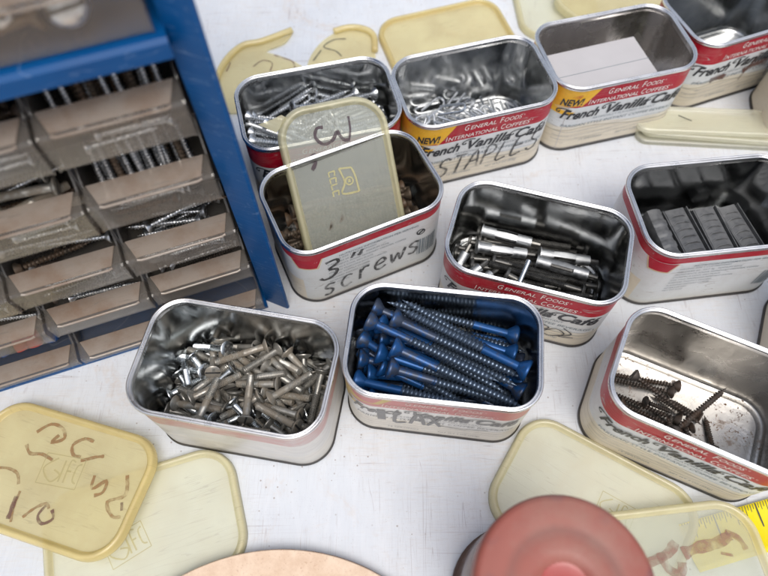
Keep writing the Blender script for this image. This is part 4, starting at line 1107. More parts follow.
TIN['E'] = make_tin(POS['E'], POS['E'][2], 'coffee tin cut by the top right corner, front smeared with brown marker')
TIN['C'] = make_tin(POS['C'], POS['C'][2], 'coffee tin marked 3" screws in handwriting with a yellow lid leaning in it', body='label_back', style='back')
TIN['F'] = make_tin(POS['F'], POS['F'][2], 'coffee tin of hollow wall anchors and black machine screws, bright red band')
TIN['G'] = make_tin(POS['G'], POS['G'][2], 'coffee tin full of large blue screws with a faded front', body='label_faded', yellow=True, fade=True)
TIN['H'] = make_tin(POS['H'], POS['H'][2], 'coffee tin of grey bolts with its label worn to bare metal', body='label_bare', style='none')
TIN['I'] = make_tin(POS['I'], POS['I'][2], 'coffee tin with rusty floor and a few old screws, front right', inside='tinplate_rusty')
TIN['J'] = make_tin(POS['J'], POS['J'][2], 'coffee tin holding grey ribbed lead shields, ingredients side facing front', body='label_back', style='back')
def hb(mb): write(mb, 'STAPLES', -.0350, .0085, .0088, .0185, .00085, wrap, slope=.12, gap=1.26, lean=.2)
hand(TIN['B'], hb, 'marker_worn')
def hc(mb):
    write(mb, '3"', -.0370, .0270, .0125, .0195, .00115, wrap, gap=1.30, lean=.25)
hand(TIN['C'], hc, 'marker'); hand(TIN['C'], lambda mb: write(mb, 'screws', -.0360, .0060, .0096, .0190, .00100, wrap, slope=.20, gap=1.22, lean=.1), 'marker_worn')
def hf(mb): write(mb, 'toggles'.replace('t', 'l').replace('o', 'c').replace('g', 's'), -.004, .0100, .0070, .0130, .00045, wrap, slope=-.03, gap=1.05, lean=.3)
hand(TIN['F'], lambda mb: [ribbon(mb, p, .0005, wrap, .00026, i) for i, p in enumerate([[(.002, .021), (.012, .024), (.020, .020), (.012, .015), (.004, .019)], [(.016, .013), (.024, .021), (.030, .016), (.022, .010), (.016, .014)], [(.028, .024), (.034, .018), (.027, .012), (.036, .014)]])], 'marker')
def hg(mb):
    write(mb, 'LAX', -.0230, .0200, .0080, .0190, .0012, wrap, gap=1.2)
    ribbon(mb, [(-.0300, .040), (-.0295, .022)], .0022, wrap, .0003); ribbon(mb, [(.004, .022), (.016, .020), (.030, .023)], .0004, wrap)
hand(TIN['G'], hg, 'ink_worn')
def he(mb):
    ribbon(mb, [(-.030, .0265), (-.024, .028), (-.017, .0265)], .0026, wrap); ribbon(mb, [(-.002, .027), (.004, .030), (.010, .031), (.018, .030)], .0028, wrap, .0003)
    ribbon(mb, [(.006, .042), (.002, .030), (-.001, .018)], .0006, wrap, .0004); ribbon(mb, [(.018, .043), (.022, .030), (.024, .014)], .0004, wrap, .0004)
hand(TIN['E'], he, 'marker_brown')
# two more tins, cut by the right edge of the picture
TK = make_tin((.3350, .3330), R(-9), 'grey sided coffee tin at the right edge behind the tin of lead shields', body='label_back', style='none', group=None)
TL = make_tin((.2880, .1420), R(-24), 'coffee tin barely in view at the right edge, above the rusty floored tin', body='label_back', style='none', group=None)
for t_ in (TK, TL): t_['group'] = 'coffee tins full of hardware standing on the table'
# ---------------------------------------------------------------- screws, bolts, staples
def threaded(mb, x0, x1, r0, r1, pitch, n=9, K=3, taper=0, mi=0, xt=0):
    """a true helix: the ring index advances K rows per turn"""
    rows = int((x1 - x0) / pitch * K) + 1; dz = pitch / K; vs = []
    for i in range(rows + 1):
        for j in range(n):
            x = x0 + (i + K * j / n) * dz; a = -2 * math.pi * j / n
            r = r1 if i % K == 0 else (r0 if K < 4 or i % K == K // 2 else (r0 + r1) / 2)
            f = 1
            if xt and x > x1 - xt: f = max(.08, (x1 - x) / xt)
            r *= f; x = min(x, x1)
            vs.append((x, r * math.cos(a), r * math.sin(a)))
    fs = []
    for i in range(rows):
        for j in range(n):
            if j < n - 1: fs.append((i * n + j, i * n + j + 1, (i + 1) * n + j + 1, (i + 1) * n + j))
            elif i + 1 + K <= rows: fs.append((i * n + j, (i + K) * n, (i + 1 + K) * n, (i + 1) * n + j))
    mb.add(vs, fs, mi)
    mb.lathe([(x0, r0 * .96), (x1 - xt, r0 * .96), (x1 - xt * .1, r0 * .12)], 8, mi=mi)
def head_flat(mb, x, rh, r, hc, slot, mi=0, rmi=0):
    mb.lathe([(x, rh * .30), (x, rh * .93), (x + hc * .10, rh), (x + hc * .28, rh * .985), (x + hc, r)], 16, mi=mi)
    z = x - .00008; a = rh * .58; b = rh * .13
    for q in ((1, 1) if slot == '+' else (1,)):
        pass
    def bar(l, w_): mb.add([(z, -l, -w_), (z, l, -w_), (z, l, w_), (z, -l, w_), (z + .0004, -l, -w_), (z + .0004, l, -w_), (z + .0004, l, w_), (z + .0004, -l, w_)], [(0, 1, 2, 3), (0, 1, 5, 4), (1, 2, 6, 5), (2, 3, 7, 6), (3, 0, 4, 7)], rmi)
    if slot == '+':
        bar(a, b); z = x - .00011; mb.add([(z, -b, -a), (z, b, -a), (z, b, a), (z, -b, a)], [(0, 1, 2, 3)], rmi)
    elif slot == '-': bar(rh * .93, b * .9)
def screw_mesh(kind):
    mb = MB(); k = kind
    if k == 'blue':
        L = .078; head_flat(mb, -.0012, .0062, .0025, .0062, '+', 0, 2)
        mb.lathe([(.004, .0025), (.026, .00245)], 12, mi=0); threaded(mb, .024, L - .0005, .00195, .0030, .00235, 10, 3, mi=1, xt=.008)
        mats = ['blue_shank', 'blue_thread', 'recess']
    elif k == 'zinc':
        head_flat(mb, -.001, .0042, .0017, .0036, '+', 0, 1); threaded(mb, .002, .0445, .00125, .0020, .0019, 9, 3, xt=.005); mats = ['zinc', 'recess']
    elif k == 'dark':
        head_flat(mb, -.001, .005, .002, .0045, '+', 0, 1); mb.lathe([(.003, .0019), (.022, .0019)], 10); threaded(mb, .02, .0695, .0014, .0023, .0026, 9, 3, xt=.006); mats = ['brown_steel', 'recess']
    elif k == 'dark45':
        head_flat(mb, -.001, .0042, .0019, .004, '+', 0, 1); threaded(mb, .004, .0445, .0014, .0023, .0024, 9, 3, xt=.006); mats = ['brown_steel', 'recess']
    elif k.startswith('bolt') or k.startswith('bright'):
        L = int(k[-2:]) / 1000; head_flat(mb, -.0008, .0047, .0021, .0027, '-' if k.startswith('bolt') else '+', 0, 1)
        mb.lathe([(.0015, .0021), (L * .45, .0021)], 12); threaded(mb, L * .42, L, .00192, .00226, .0009, 10, 2)
        mb.lathe([(L - .001, .0021), (L + .0006, .0018)], 10)
        mats = ['steel_dull' if k.startswith('bolt') else 'steel_bright', 'recess']
    elif k == 'black':
        L = .060; mb.lathe([(-.0014, .0030), (-.0009, .0044), (.0004, .0048), (.0008, .0046), (.0009, .002)], 14)
        mb.lathe([(0, .0019), (.012, .0019)], 10); threaded(mb, .010, L, .0018, .0022, .0010, 9, 2); mats = ['black_steel', 'recess']
    elif k == 'pin':
        mb.lathe([(0, .0010), (0, .0017), (.026, .0017), (.026, .001)], 12); mats = ['steel_bright']
    elif k.startswith('sleeve'):
        L = .032 if k == 'sleeve' else .024; r = .0036 if k == 'sleeve' else .0032; n = 16
        mb.lathe([(-.0008, .0024), (-.0008, r * 1.28), (0, r * 1.30), (.0002, r), (L * .26, r), (L * .27, r * .8)], n)
        mb.lathe([(L * .70, r * .8), (L * .71, r), (L, r * .98), (L + .0003, r * .7), (L + .0003, r * .3)], n)
        for q in range(4):   # the four legs between the slots
            vs = []
            for i in range(7):
                x = L * (.25 + .47 * i / 6); b = r * (1 + .14 * math.sin(math.pi * i / 6))
                for a0 in (-.50, 0, .50): a = q * math.pi / 2 + .4 + a0; vs.append((x, b * math.cos(a), b * math.sin(a)))
            mb.add(vs, [(i * 3 + j, i * 3 + j + 1, i * 3 + j + 4, i * 3 + j + 3) for i in range(6) for j in range(2)])
        mb.lathe([(L * .2, .0018), (L * .8, .0018)], 8, mi=1); mb.lathe([(L, .0016), (L + .006, .0016)], 8, mi=1)
        mats = ['zinc_dull', 'black_steel']
    elif k == 'rusty':
        head_flat(mb, -.001, .0038, .0016, .0036, '+', 0, 1); threaded(mb, .003, .0435, .0010, .00185, .0018, 9, 3, xt=.006); mats = ['rusty_steel', 'recess']
    elif k == 'tack':
        head_flat(mb, -.0008, .0034, .0013, .0024, '-', 0, 1); threaded(mb, .002, .0195, .0011, .0016, .0014, 8, 3, xt=.004); mats = ['rusty_steel', 'recess']
    elif k == 'staple':
        w_ = .0036; pts = [(.0175, w_, 0), (.004, w_, 0), (.0015, w_ * .8, 0), (0, w_ * .35, 0), (0, -w_ * .35, 0), (.0015, -w_ * .8, 0), (.004, -w_, 0), (.0175, -w_, 0)]
        pts = [(.0195, w_ * 1.0, 0)] + pts + [(.0195, -w_ * 1.0, 0)]
        mb.tube(pts, .00095, 7); mats = ['zinc']
    return sharp(mb.me(k), 40), [M[x] for x in mats]
_sm = {}
NAMES = {'blue': 'deck_screw', 'zinc': 'screw', 'dark': 'wood_screw', 'dark45': 'wood_screw', 'bolt': 'bolt', 'bright': 'bolt', 'black': 'machine_screw', 'pin': 'steel_pin', 'sleeve': 'wall_anchor', 'sleeve24': 'wall_anchor', 'rusty': 'wood_screw', 'tack': 'wood_screw', 'staple': 'fence_staple'}
def fastener(kind, P, Q, frame, label, group=None, roll=0, cat=None, scale=1):
    if kind not in _sm:
        me, ms = screw_mesh(kind)
        for m_ in ms: me.materials.append(m_)
        _sm[kind] = me
    base = ''.join(c for c in kind if not c.isdigit()) if kind[:4] in ('bolt', 'brig') else kind
    o = bpy.data.objects.new(NAMES[base], _sm[kind]); C.objects.link(o)
    P = frame @ Vector(P); Q = frame @ Vector(Q); d = (Q - P).normalized()
    q = d.to_track_quat('X', 'Z')
    o.matrix_world = Matrix.Translation(P) @ q.to_matrix().to_4x4() @ Matrix.Rotation(roll, 4, 'X') @ Matrix.Scale(scale, 4)
    return tag(o, label, cat or {'screw': 'screw', 'deck_screw': 'deck screw', 'wood_screw': 'wood screw', 'bolt': 'bolt', 'machine_screw': 'machine screw', 'steel_pin': 'pin', 'wall_anchor': 'wall anchor', 'fence_staple': 'staple'}[NAMES[base]], group)
def frame_of(k):
    x, y, a = POS[k]; return Matrix.Translation((x, y, 0)) @ Matrix.Rotation(a, 4, 'Z')
PILE = {
 'G': {'blue': ('blue coated flat head screw lying in the heap in the tin of blue screws', 'blue screws heaped in their coffee tin')},
 'H': {'bolt': ('dull grey slotted bolt in the heap in the worn bare metal tin', 'dull bolts heaped in the worn tin'), 'bright': ('brighter plated cross slot bolt among the dull ones in the worn bare metal tin', 'bright bolts among the dull ones')},
 'A': {'zinc': ('shiny zinc screw in the heap behind the leaning yellow lid', 'zinc screws heaped in the tin by the cabinet')},
 'B': {'staple': ('bent wire fence staple in the heap in the STAPLES tin', 'wire staples heaped in the STAPLES tin')},
 'C': {'dark': ('long brown screw on the floor of the tin marked 3" screws', 'brown three inch screws around the leaning lid'), 'dark45': ('shorter brown screw in the tin marked 3" screws', 'shorter brown screws around the leaning lid')},
 'F': {'black': ('black machine screw in the tin of hollow wall anchors', 'black machine screws under the wall anchors'), 'sleeve': ('silvery hollow wall anchor lying lengthwise on black machine screws', 'long wall anchors lying on the machine screws'), 'sleeve24': ('short hollow wall anchor leaning at the left end of its tin', 'short wall anchors leaning at the left end'), 'pin': ('short bright steel pin propped across black machine screws', None)},
 'I': {'rusty': ('dark rusty coarse screw on the floor of the rusty floored tin', 'dark screws in the rusty floored tin'), 'tack': ('tiny rusty screw among the larger ones in the rusty floored tin', 'tiny screws in the rusty floored tin')},
}
for key, rows in RODS.items():
    F_ = frame_of(key); rd = random.Random(key)
    for r_ in rows:
        kind = r_[0]; P, Q = r_[1:4], r_[4:7]
        if key == 'A' and max(P[2], Q[2]) > .0600: continue
        L = math.dist(P, Q)
        if kind == 'dark' and L < .05: kind = 'dark45'
        if kind == 'sleeve' and L < .028: kind = 'sleeve24'
        lk = ''.join(c for c in kind if not c.isdigit()) if kind[:4] in ('bolt', 'brig') else kind
        lb, gp = PILE[key][lk]
        fastener(kind, P, Q, F_, lb, gp, rd.uniform(-.5, .5) if kind == 'staple' else rd.uniform(0, 6.28))
# lead shields in tin J
def shield_mesh(ribs):
    mb = MB(); L = .050; n = 14
    prof = []
    for i in range(45):
        x = L * i / 44; rr_ = .0068 + (.0010 if (int(i / 4) % 2 == 0 and .1 < i / 44 < .9) else 0) * ribs
        prof.append((x, rr_))
    vs = []
    for x, r in prof:
        for k in range(n):
            a = 2 * math.pi * k / n; y = r * math.cos(a); z = r * math.sin(a)
            # two flattened halves with a seam
            y = max(-.0060, min(.0060, y * 1.12)); 
            if abs(y) < .0008: z *= .86
            vs.append((x, y, z))
    mb.add(vs, [(i * n + k, i * n + (k + 1) % n, (i + 1) * n + (k + 1) % n, (i + 1) * n + k) for i in range(44) for k in range(n)] + [tuple(range(n))[::-1], tuple(44 * n + k for k in range(n))])
    return sharp(mb.me('lead_shield'), 30)
def slab_shield_mesh():
    mb = MB(); L = .048
    prof = [(-.0078, 0), (-.0078, .0040), (-.0066, .0056), (.0066, .0056), (.0078, .0040), (.0078, 0)]
    mb.extrude_x(prof, 0, L)
    for i in range(8):
        x = .005 + i * .0052; mb.tube([(x, -.0058, .0052), (x + .0010, -.0030, .0062), (x + .0012, .0030, .0062), (x, .0058, .0052)], .00055, 6)
    for s_ in (-1, 1): mb.box((.0004, s_ * .0084 - .0004, .0002), (L - .0004, s_ * .0084 + .0002, .0068))
    return sharp(mb.me('lead_shield'), 30)
sh = [shield_mesh(1), slab_shield_mesh(), shield_mesh(.6)]
for m_ in sh: m_.materials.append(M['lead'])
FJ = frame_of('J')
for i, (x, y, z, a, e, k, lb) in enumerate([
    (-0.0405, -.0265, .0090, 91, 0, 0, 'lead shield in the bottom layer of its tin, leftmost'),
    (-0.0243, -.0265, .0090, 89, 0, 2, 'lead shield in the bottom layer of its tin, second from left'),
    (-0.0081, -.0265, .0090, 90, 0, 1, 'lead shield in the bottom layer of its tin, third from left'),
    (0.0081, -.0265, .0090, 91, 0, 0, 'lead shield in the bottom layer of its tin, third from right'),
    (0.0243, -.0265, .0090, 88, 0, 2, 'lead shield in the bottom layer of its tin, second from right'),
    (0.0405, -.0265, .0090, 90, 0, 0, 'lead shield in the bottom layer of its tin, rightmost'),
    (-0.0370, -0.0250, 0.0170, 95, 1, 1, 'pale ribbed lead shield in the top layer, leftmost'),
    (-0.0185, -0.0230, 0.0225, 92, -3, 2, 'dark lead shield in the top layer with deep gaps round it'),
    (0.0000, -0.0250, 0.0175, 97, 1, 1, 'lead shield with raised cross ribs in the middle of the top layer'),
    (0.0185, -0.0230, 0.0175, 96, 2, 1, 'broad smoother lead shield right of the cross ribbed one, top layer'),
    (0.0370, -0.0250, 0.0172, 99, 1, 1, 'dark ribbed lead shield at the right end of the top layer')]):
    o = bpy.data.objects.new('lead_shield', sh[k]); C.objects.link(o)
    o.matrix_world = FJ @ Matrix.Translation((x, y, z)) @ Matrix.Rotation(R(a), 4, 'Z') @ Matrix.Rotation(R(-e), 4, 'Y') @ Matrix.Diagonal(([1, .93, .97, .9, 1, .95, .96, .91][i % 8], [1, .96, .9, 1, .93, .97, 1, .92][i % 8], [1, .9, 1, .94][i % 4], 1))
    tag(o, lb, 'anchor', 'lead shields in their tin')
# card box in tin D
mb = MB(); mb.box((-.0440, -.0290, .0012), (.0270, .0170, .0490)); me = mb.me('card_box', False)
cb = link('card_box', me, M['card'], label='plain grey white card box standing inside the NEW! tin beside empty space', cat='box')
import bmesh
bm = bmesh.new(); bm.from_mesh(me); bmesh.ops.bevel(bm, geom=list(bm.edges), offset=.0006, segments=2, affect='EDGES'); bm.to_mesh(me); bm.free()
cb.matrix_world = frame_of('D') @ Matrix.Rotation(R(2), 4, 'Z')
mb = MB(); mb.box((-.0443, -.0062, .0489), (.0273, -.0059, .0492)); fl = link('flap_seam', mb.me('flap_seam', False), M['ink_grey'], cb)
# wire ring in tin E
mb = MB(); mb.tube([(.024 * math.cos(a / 20 * 5.6), .016 * math.sin(a / 20 * 5.6), .0022 + .003 * a / 20) for a in range(21)], .0008, 6)
o = link('wire_ring', mb.me('wire_ring'), M['zinc'], label='thin bent wire ring on the floor of the tin in the top right corner', cat='wire'); o.matrix_world = frame_of('E') @ Matrix.Translation((-.018, -.006, 0))
# ---------------------------------------------------------------- plastic lids
LW, LD, LR = .108, .070, .020
def lid_rings():
    rim = [(-.0048, .0028), (-.0040, .0034), (-.0036, .0054), (-.0026, .0060), (-.0014, .0058), (-.0006, .0048), (-.0003, .0024), (0, .0010), (0, 0), (-.0008, 0), (-.0011, .0012), (-.0014, .0040), (-.0026, .0048), (-.0031, .0040), (-.0033, .0022), (-.0048, .0017)]
    return rim
def make_lid(label, mat, rimmat, M4, name='plastic_lid', group='translucent yellow coffee tin lids', emb=None, W=LW, D=LD):
    o = empty(name, (0, 0, 0), 0, label=label, cat='lid', group=group); o.matrix_world = M4
    mb = MB(); rr0 = [(-.0048, .0017), (-.0048, .0028)]
    loft(mb, W, D, LR, rr0, n=10, cap0=True, cap1=True); link('lid_panel', mb.me('lid_panel', False), M[mat], o)
    mb = MB(); r_ = lid_rings(); loft(mb, W, D, LR, r_ + [r_[0]], n=12); link('lid_rim', mb.me('lid_rim'), M[rimmat], o)
    rdw = random.Random(int(abs(M4.translation.x) * 1e5)); w1, w2, p1, p2 = rdw.uniform(.0003, .0008), rdw.uniform(.0002, .0007), rdw.uniform(0, 6), rdw.uniform(0, 6)
    for ch in [c for c in C.objects if c.parent == o]:
        for v in ch.data.vertices: v.co.x += .0006 * math.sin(v.co.y * 60 + p1); v.co.y += .0006 * math.sin(v.co.x * 45 + p2)
    if emb:
        ex, ey, es, ea, em = emb; mb = MB()
        def mp(x, y, off):
            c, s = math.cos(ea), math.sin(ea); return (ex + es * (x * c - y * s), ey + es * (x * s + y * c), .0028 + off)
        for p in ([(-1, -.7), (-1, .7), (1, .7), (1, -.7), (-1, -.7)],): 
            for a, b in zip(p, p[1:]): ribbon(mb, [a, b], .02, mp, .0003)
        ribbon(mb, [(-.35, .55), (-.9, 0), (-.35, -.55), (.0, -.2), (-.35, 0)], .04, mp, .00035)
        ribbon(mb, [(.05, .5), (.05, -.5)], .04, mp, .0003); ribbon(mb, [(.3, -.5), (.3, .5), (.55, .5)], .04, mp, .0003); ribbon(mb, [(.3, .05), (.5, .05)], .04, mp, .00034)
        ribbon(mb, [(.9, .45), (.7, .3), (.7, -.3), (.9, -.45)], .04, mp, .0003)
        part(mb, 'moulded_emblem', M[em], o)
    return o
def flat_M(x, y, z, a, rx=0, ry=0): return Matrix.Translation((x, y, z)) @ Matrix.Rotation(a, 4, 'Z') @ Matrix.Rotation(rx, 4, 'X') @ Matrix.Rotation(ry, 4, 'Y')
def lidmap(x, y, off): return (x, y, .0028 + off)
# front left pair
L2 = make_lid('pale yellow lid lying flat on the table, half under the scribbled amber one', 'lid_pale', 'lid_rim_pale', flat_M(-.1327, .0436, 0, .318), emb=(-.010, -.004, .011, .25, 'lid_emboss_dim'))
L1 = make_lid('amber lid with worn brown scribbles, resting on the paler lid at the front left', 'lid_amber', 'lid_rim_amber', flat_M(-.1850, .0715, .0074, -.2894, R(-.8), R(-4.0)), emb=(.002, .004, .012, .1, 'lid_emboss_dim'))
# marker scribbles worked out in the lid's own plane
mb = MB()
def sx(pts, dx=0, dy=0, k=1): return [(dx + k * x, dy + k * y) for x, y in pts]
for i, p in enumerate([[(-.024, .020), (-.018, .0265), (-.010, .026), (-.006, .021), (-.012, .017), (-.010, .022)],
                       [(.012, .024), (.006, .024), (.001, .019), (.004, .014), (.009, .014)],
                       [(-.026, .012), (-.021, .0080), (-.014, .0095), (-.006, .008)], [(.010, .012), (.017, .016), (.022, .018)],
                       [(.022, .007), (.024, .000), (.030, .006), (.031, .000), (.027, -.003)], [(.040, .012), (.044, .002), (.036, -.004), (.042, -.010), (.047, -.009)],
                       [(-.040, -.006), (-.030, -.003), (-.022, -.004), (-.018, -.009)], [(-.015, -.012), (-.014, -.020), (-.011, -.028)],
                       [(-.006, -.024), (-.002, -.018), (.003, -.014), (.006, -.016)]]):
    ribbon(mb, p, .0010 if i < 6 else .0009, lidmap, .0002, i)
part(mb, 'marker_scribble', M['marker_tan'], L1)
for i, (p, w_) in enumerate([([(-.0155, -.015), (-.0145, -.021), (-.0135, -.027)], .0013), ([(.0035, -.015), (.0020, -.021), (.0065, -.024), (.0110, -.020), (.008, -.016)], .0009), ([(.044, -.002), (.046, -.006)], .0008)]):
    mb = MB(); ribbon(mb, p, w_, lidmap, .0003, 3 + i); part(mb, 'dark_marker_stroke', M['marker_brown'], L1)
L3 = make_lid('cream yellow lid lying flat on the table, partly under the red topped jar', 'lid_pale', 'lid_rim_pale', flat_M(.1152, .0547, 0, -.5415), emb=(.012, .004, .010, 0, 'lid_emboss_dim'))
L4 = make_lid('pale lid with smeared brown marker, overlapping the flat lid beside the red topped jar', 'lid_clear', 'lid_rim_pale', flat_M(.1485, .0185, .0068, .110, 0, R(0)))
mb = MB()
for i, (p, w_) in enumerate([([(-.018, .006), (-.008, .008), (.002, .011), (.008, .016)], .0026), ([(-.002, .012), (.000, .004), (.006, .000), (.008, .006)], .0024), ([(.010, .010), (.020, .012), (.030, .013), (.038, .016)], .0030), ([(.036, .018), (.042, .014), (.044, .008)], .0016), ([(.030, .008), (.036, .006)], .0009)]):
    ribbon(mb, p, w_, lidmap, .0002 + i * .00005, i)
part(mb, 'smeared_marker', M['marker_smear'], L4)
# lid leaning inside tin C
Ml = frame_of('C') @ Matrix.Translation((.0018, .0156, .004 + .0385)) @ Matrix.Rotation(-.0445, 4, 'Z') @ Matrix.Rotation(.83, 4, 'X') @ Matrix.Rotation(-.0595, 4, 'Z') @ Matrix.Rotation(math.pi / 2, 4, 'Z') @ Matrix.Translation((0, 0, -.0025))
LS = make_lid('greenish clear lid with a backwards 3 on it, leaning in the tin of 3" screws', 'lid_clear', 'lid_rim_pale', Ml)
# writing seen from behind, and the moulded cup emblem; lid x runs up the leaning face, y to the left
def mS(x, y, off): return (y, -x, .0028 + off)
mb = MB()
ribbon(mb, [(-.0060, .0400), (-.0100, .0400), (-.0120, .0350), (-.0080, .0300), (-.0020, .0310), (.0020, .0360)], .0010, mS); ribbon(mb, [(.0020, .0360), (.0050, .0300), (.0090, .0290)], .0011, mS, .00025)
ribbon(mb, [(.0110, .0430), (.0105, .0350), (.0085, .0290)], .0007, mS, .0003)
ribbon(mb, [(-.0190, .0230), (-.0150, .0250), (-.0155, .0200), (-.0185, .0160)], .0012, mS)
part(mb, 'backwards_handwriting', M['marker_violet'], LS)
mb = MB()
for i in range(4):
    y = .0120 - i * .0042
    for st in ([(-.0090, y), (-.0050, y + .0004)], [(-.0090, y), (-.0090, y - .0030)], [(-.0050, y + .0004), (-.0055, y - .0028)])[: 3 if i != 2 else 2]: ribbon(mb, st, .00042, mS, .0002 + .00003 * i)
ribbon(mb, [(-.0020, .0130), (.0060, .0120)], .0005, mS); ribbon(mb, [(-.0020, .0130), (.0000, .0040), (-.0030, -.0030), (.0080, -.0040)], .0006, mS, .00026)
ribbon(mb, [(.0080, -.0040), (.0075, .0060), (.0060, .0120)], .0006, mS, .00029); n = 12
for r0 in (.0024,): ribbon(mb, [(.0030 + r0 * math.cos(2 * math.pi * i / n), .0040 + r0 * math.sin(2 * math.pi * i / n)) for i in range(n + 1)], .00050, mS, .0003)
ribbon(mb, [(.0022, .0040), (.0038, .0040)], .0009, mS, .0003)
part(mb, 'cup_emblem', M['lid_emboss'], LS)
# chipped corner flap of that lid
mb = MB(); fl_ = [(.0500, .0260, .0008), (.0455, .0310, .0008), (.0430, .0345, .0008), (.0500, .0440, .0020), (.0512, .0345, .0015), (.0525, .0290, .0010)]
n = len(fl_); mb.add(fl_ + [(x, y, z + .0014) for x, y, z in fl_], [tuple(range(n))[::-1], tuple(range(n, 2 * n))] + [(i, (i + 1) % n, n + (i + 1) % n, n + i) for i in range(n)])
part(mb, 'torn_flap', M['lid_rim_pale'], LS)
# lids behind the tins
make_lid('whole cream lid lying on the table behind the STAPLES tin', 'lid_amber', 'lid_rim_amber', flat_M(.0540, .4260, 0, .285))
make_lid('lid lying under others behind the NEW! tin, left one', 'lid_pale', 'lid_rim_pale', flat_M(.1480, .4780, 0, R(93)), emb=(.012, -.002, .014, .3, 'lid_emboss'))
make_lid('lid lying across the left one behind the NEW! tin', 'lid_amber', 'lid_rim_pale', flat_M(.2020, .4700, .0065, R(38)))
def broken(label, pts, mat, z0=0, curl=.004, cat='broken lid', rimseg=None, name='lid_fragment'):
    """irregular piece of lid: outline on the table, thickness, one edge kept rolled"""
    o = empty(name, (pts[0][0], pts[0][1], z0), 0, label=label, cat=cat, group='translucent yellow coffee tin lids')
    P = smooth_line([(x - pts[0][0], y - pts[0][1]) for x, y in pts], 3); n = len(P); mb = MB()
    z = [.0012] * n
    vs = [(x, y, zz) for (x, y), zz in zip(P, z)] + [(x, y, zz + .0011) for (x, y), zz in zip(P, z)]
    fs = [(i, (i + 1) % n, n + (i + 1) % n, n + i) for i in range(n)] + [tuple(range(n))[::-1], tuple(range(n, 2 * n))]
    mb.add(vs, fs); part(mb, 'lid_panel', M[mat], o)
    if rimseg:
        q = [(x - pts[0][0], y - pts[0][1]) for x, y in rimseg]; q = smooth_line(q, 4); mb = MB(); mb.tube([(x, y, .0040) for x, y in q], .0026, 8); part(mb, 'lid_rim', M['lid_rim_amber'], o, True)
    return o
b1 = broken('cracked amber lid corner with scribbles behind the zinc screw tin, next to the cabinet', [(-.1330, .3450), (-.1330, .3800), (-.1270, .4020), (-.1160, .4180), (-.1000, .4230), (-.0780, .4300), (-.0740, .4370), (-.0800, .4220), (-.0950, .4130), (-.0850, .4080), (-.0700, .4000), (-.0600, .3880), (-.0560, .3620), (-.0900, .3480)], 'lid_amber', curl=.003, rimseg=[(-.1320, .3500), (-.1315, .3800), (-.1255, .4020), (-.1140, .4175), (-.0990, .4220), (-.0750, .4350)])
b2 = broken('broken lid piece with a dark pen line behind the zinc screw tin', [(-.0610, .3720), (-.0600, .4000), (-.0520, .4200), (-.0410, .4320), (-.0300, .4380), (-.0180, .4380), (-.0080, .4300), (-.0060, .4180), (-.0060, .3960), (-.0120, .3840), (-.0350, .3740)], 'lid_amber', curl=.004, rimseg=[(-.0400, .4330), (-.0280, .4375), (-.0160, .4360), (-.0070, .4280), (-.0060, .4100)])
def bscr(o, org, L_, mat, z=.0052):
    mb = MB()
    for i, p in enumerate(L_): ribbon(mb, [(x - org[0], y - org[1]) for x, y in p], .00055, lambda x, y, off: (x, y, z + off), 0, i)
    part(mb, 'pen_line', M[mat], o)
bscr(b1, (-.1330, .3450), [[(-.1250, .3900), (-.1230, .3980), (-.1235, .4000)], [(-.1040, .3950), (-.0970, .4020), (-.0890, .3990), (-.0900, .3900)], [(-.0880, .4080), (-.0790, .4040), (-.0720, .4000), (-.0700, .3900)]], 'marker_brown', .0024)
bscr(b2, (-.0610, .3720), [[(-.0300, .4260), (-.0400, .4250), (-.0480, .4170), (-.0380, .4120), (-.0330, .4060)], [(-.0560, .4010), (-.0520, .4090), (-.0500, .4130)]], 'marker', .0024)
# cut lid strips stacked at the back right
for i, (dx, dy, a) in enumerate([(0, 0, -4.5), (.003, .002, -6), (-.002, .004, -3.5)]):
    o = empty('lid_strip', (.2440 + dx, .3220 + dy, i * .0045), R(a), label=['lowest strip of the stack of cut lid strips behind the tin of lead shields', 'middle strip of the stack of cut lid strips behind the tin of lead shields', 'top strip of the stack of cut lid strips, with a short dark pen tick'][i], cat='lid strip', group='cut lid strips stacked at the back right')
    mb = MB(); loft(mb, .108, .024, .0085, [(-.0010, 0), (0, .0006), (0, .0038), (-.0010, .0044), (-.0022, .0040), (-.0028, .0030)], n=8, cap0=True, cap1=True); part(mb, 'strip_panel', M['lid_pale'], o)
    if i == 2:
        mb = MB(); ribbon(mb, [(-.022, .004), (-.013, -.001)], .0005, lambda x, y, off: (x, y, .0031 + off)); part(mb, 'pen_tick', M['marker'], o)
# ---------------------------------------------------------------- drawer cabinet
CB = empty('drawer_cabinet', (-.0615, .1805, 0), R(19.3), label='tall blue parts cabinet with dusty see-through drawers, filling the left side', cat='cabinet')
CWD, CZ, CDP = -.262, .318, .150        # left end (u), height, depth
yb = .0105
mb = MB()   # shell: side walls with bevelled front, bottom, top, back, shelf
for s_ in (0, 1):
    # plan outline of a side wall, mirrored for the left
    pl = [(-.0008, 0), (0, .0012), (0, CDP), (-.0030, CDP), (-.0030, .030), (-.0128, .0150), (-.0132, .0105), (-.0020, .0002)]
    pl = [((x if s_ == 0 else CWD - x), y) for x, y in pl]; n = len(pl)
    mb.add([(x, y, 0) for x, y in pl] + [(x, y, CZ) for x, y in pl], [tuple(range(n)), tuple(range(n, 2 * n))] + [(i, (i + 1) % n, n + (i + 1) % n, n + i) for i in range(n)])
mb.box((CWD + .0132, .0050, 0), (-.0132, CDP - .003, .0022)); mb.box((CWD + .003, .0050, CZ - .012), (-.003, CDP - .003, CZ - .0005)); mb.box((CWD + .003, CDP - .003, .0022), (-.003, CDP - .0005, CZ - .012))
frame_o = link('cabinet_shell', mb.me('cabinet_shell', False), M['blue'], CB)
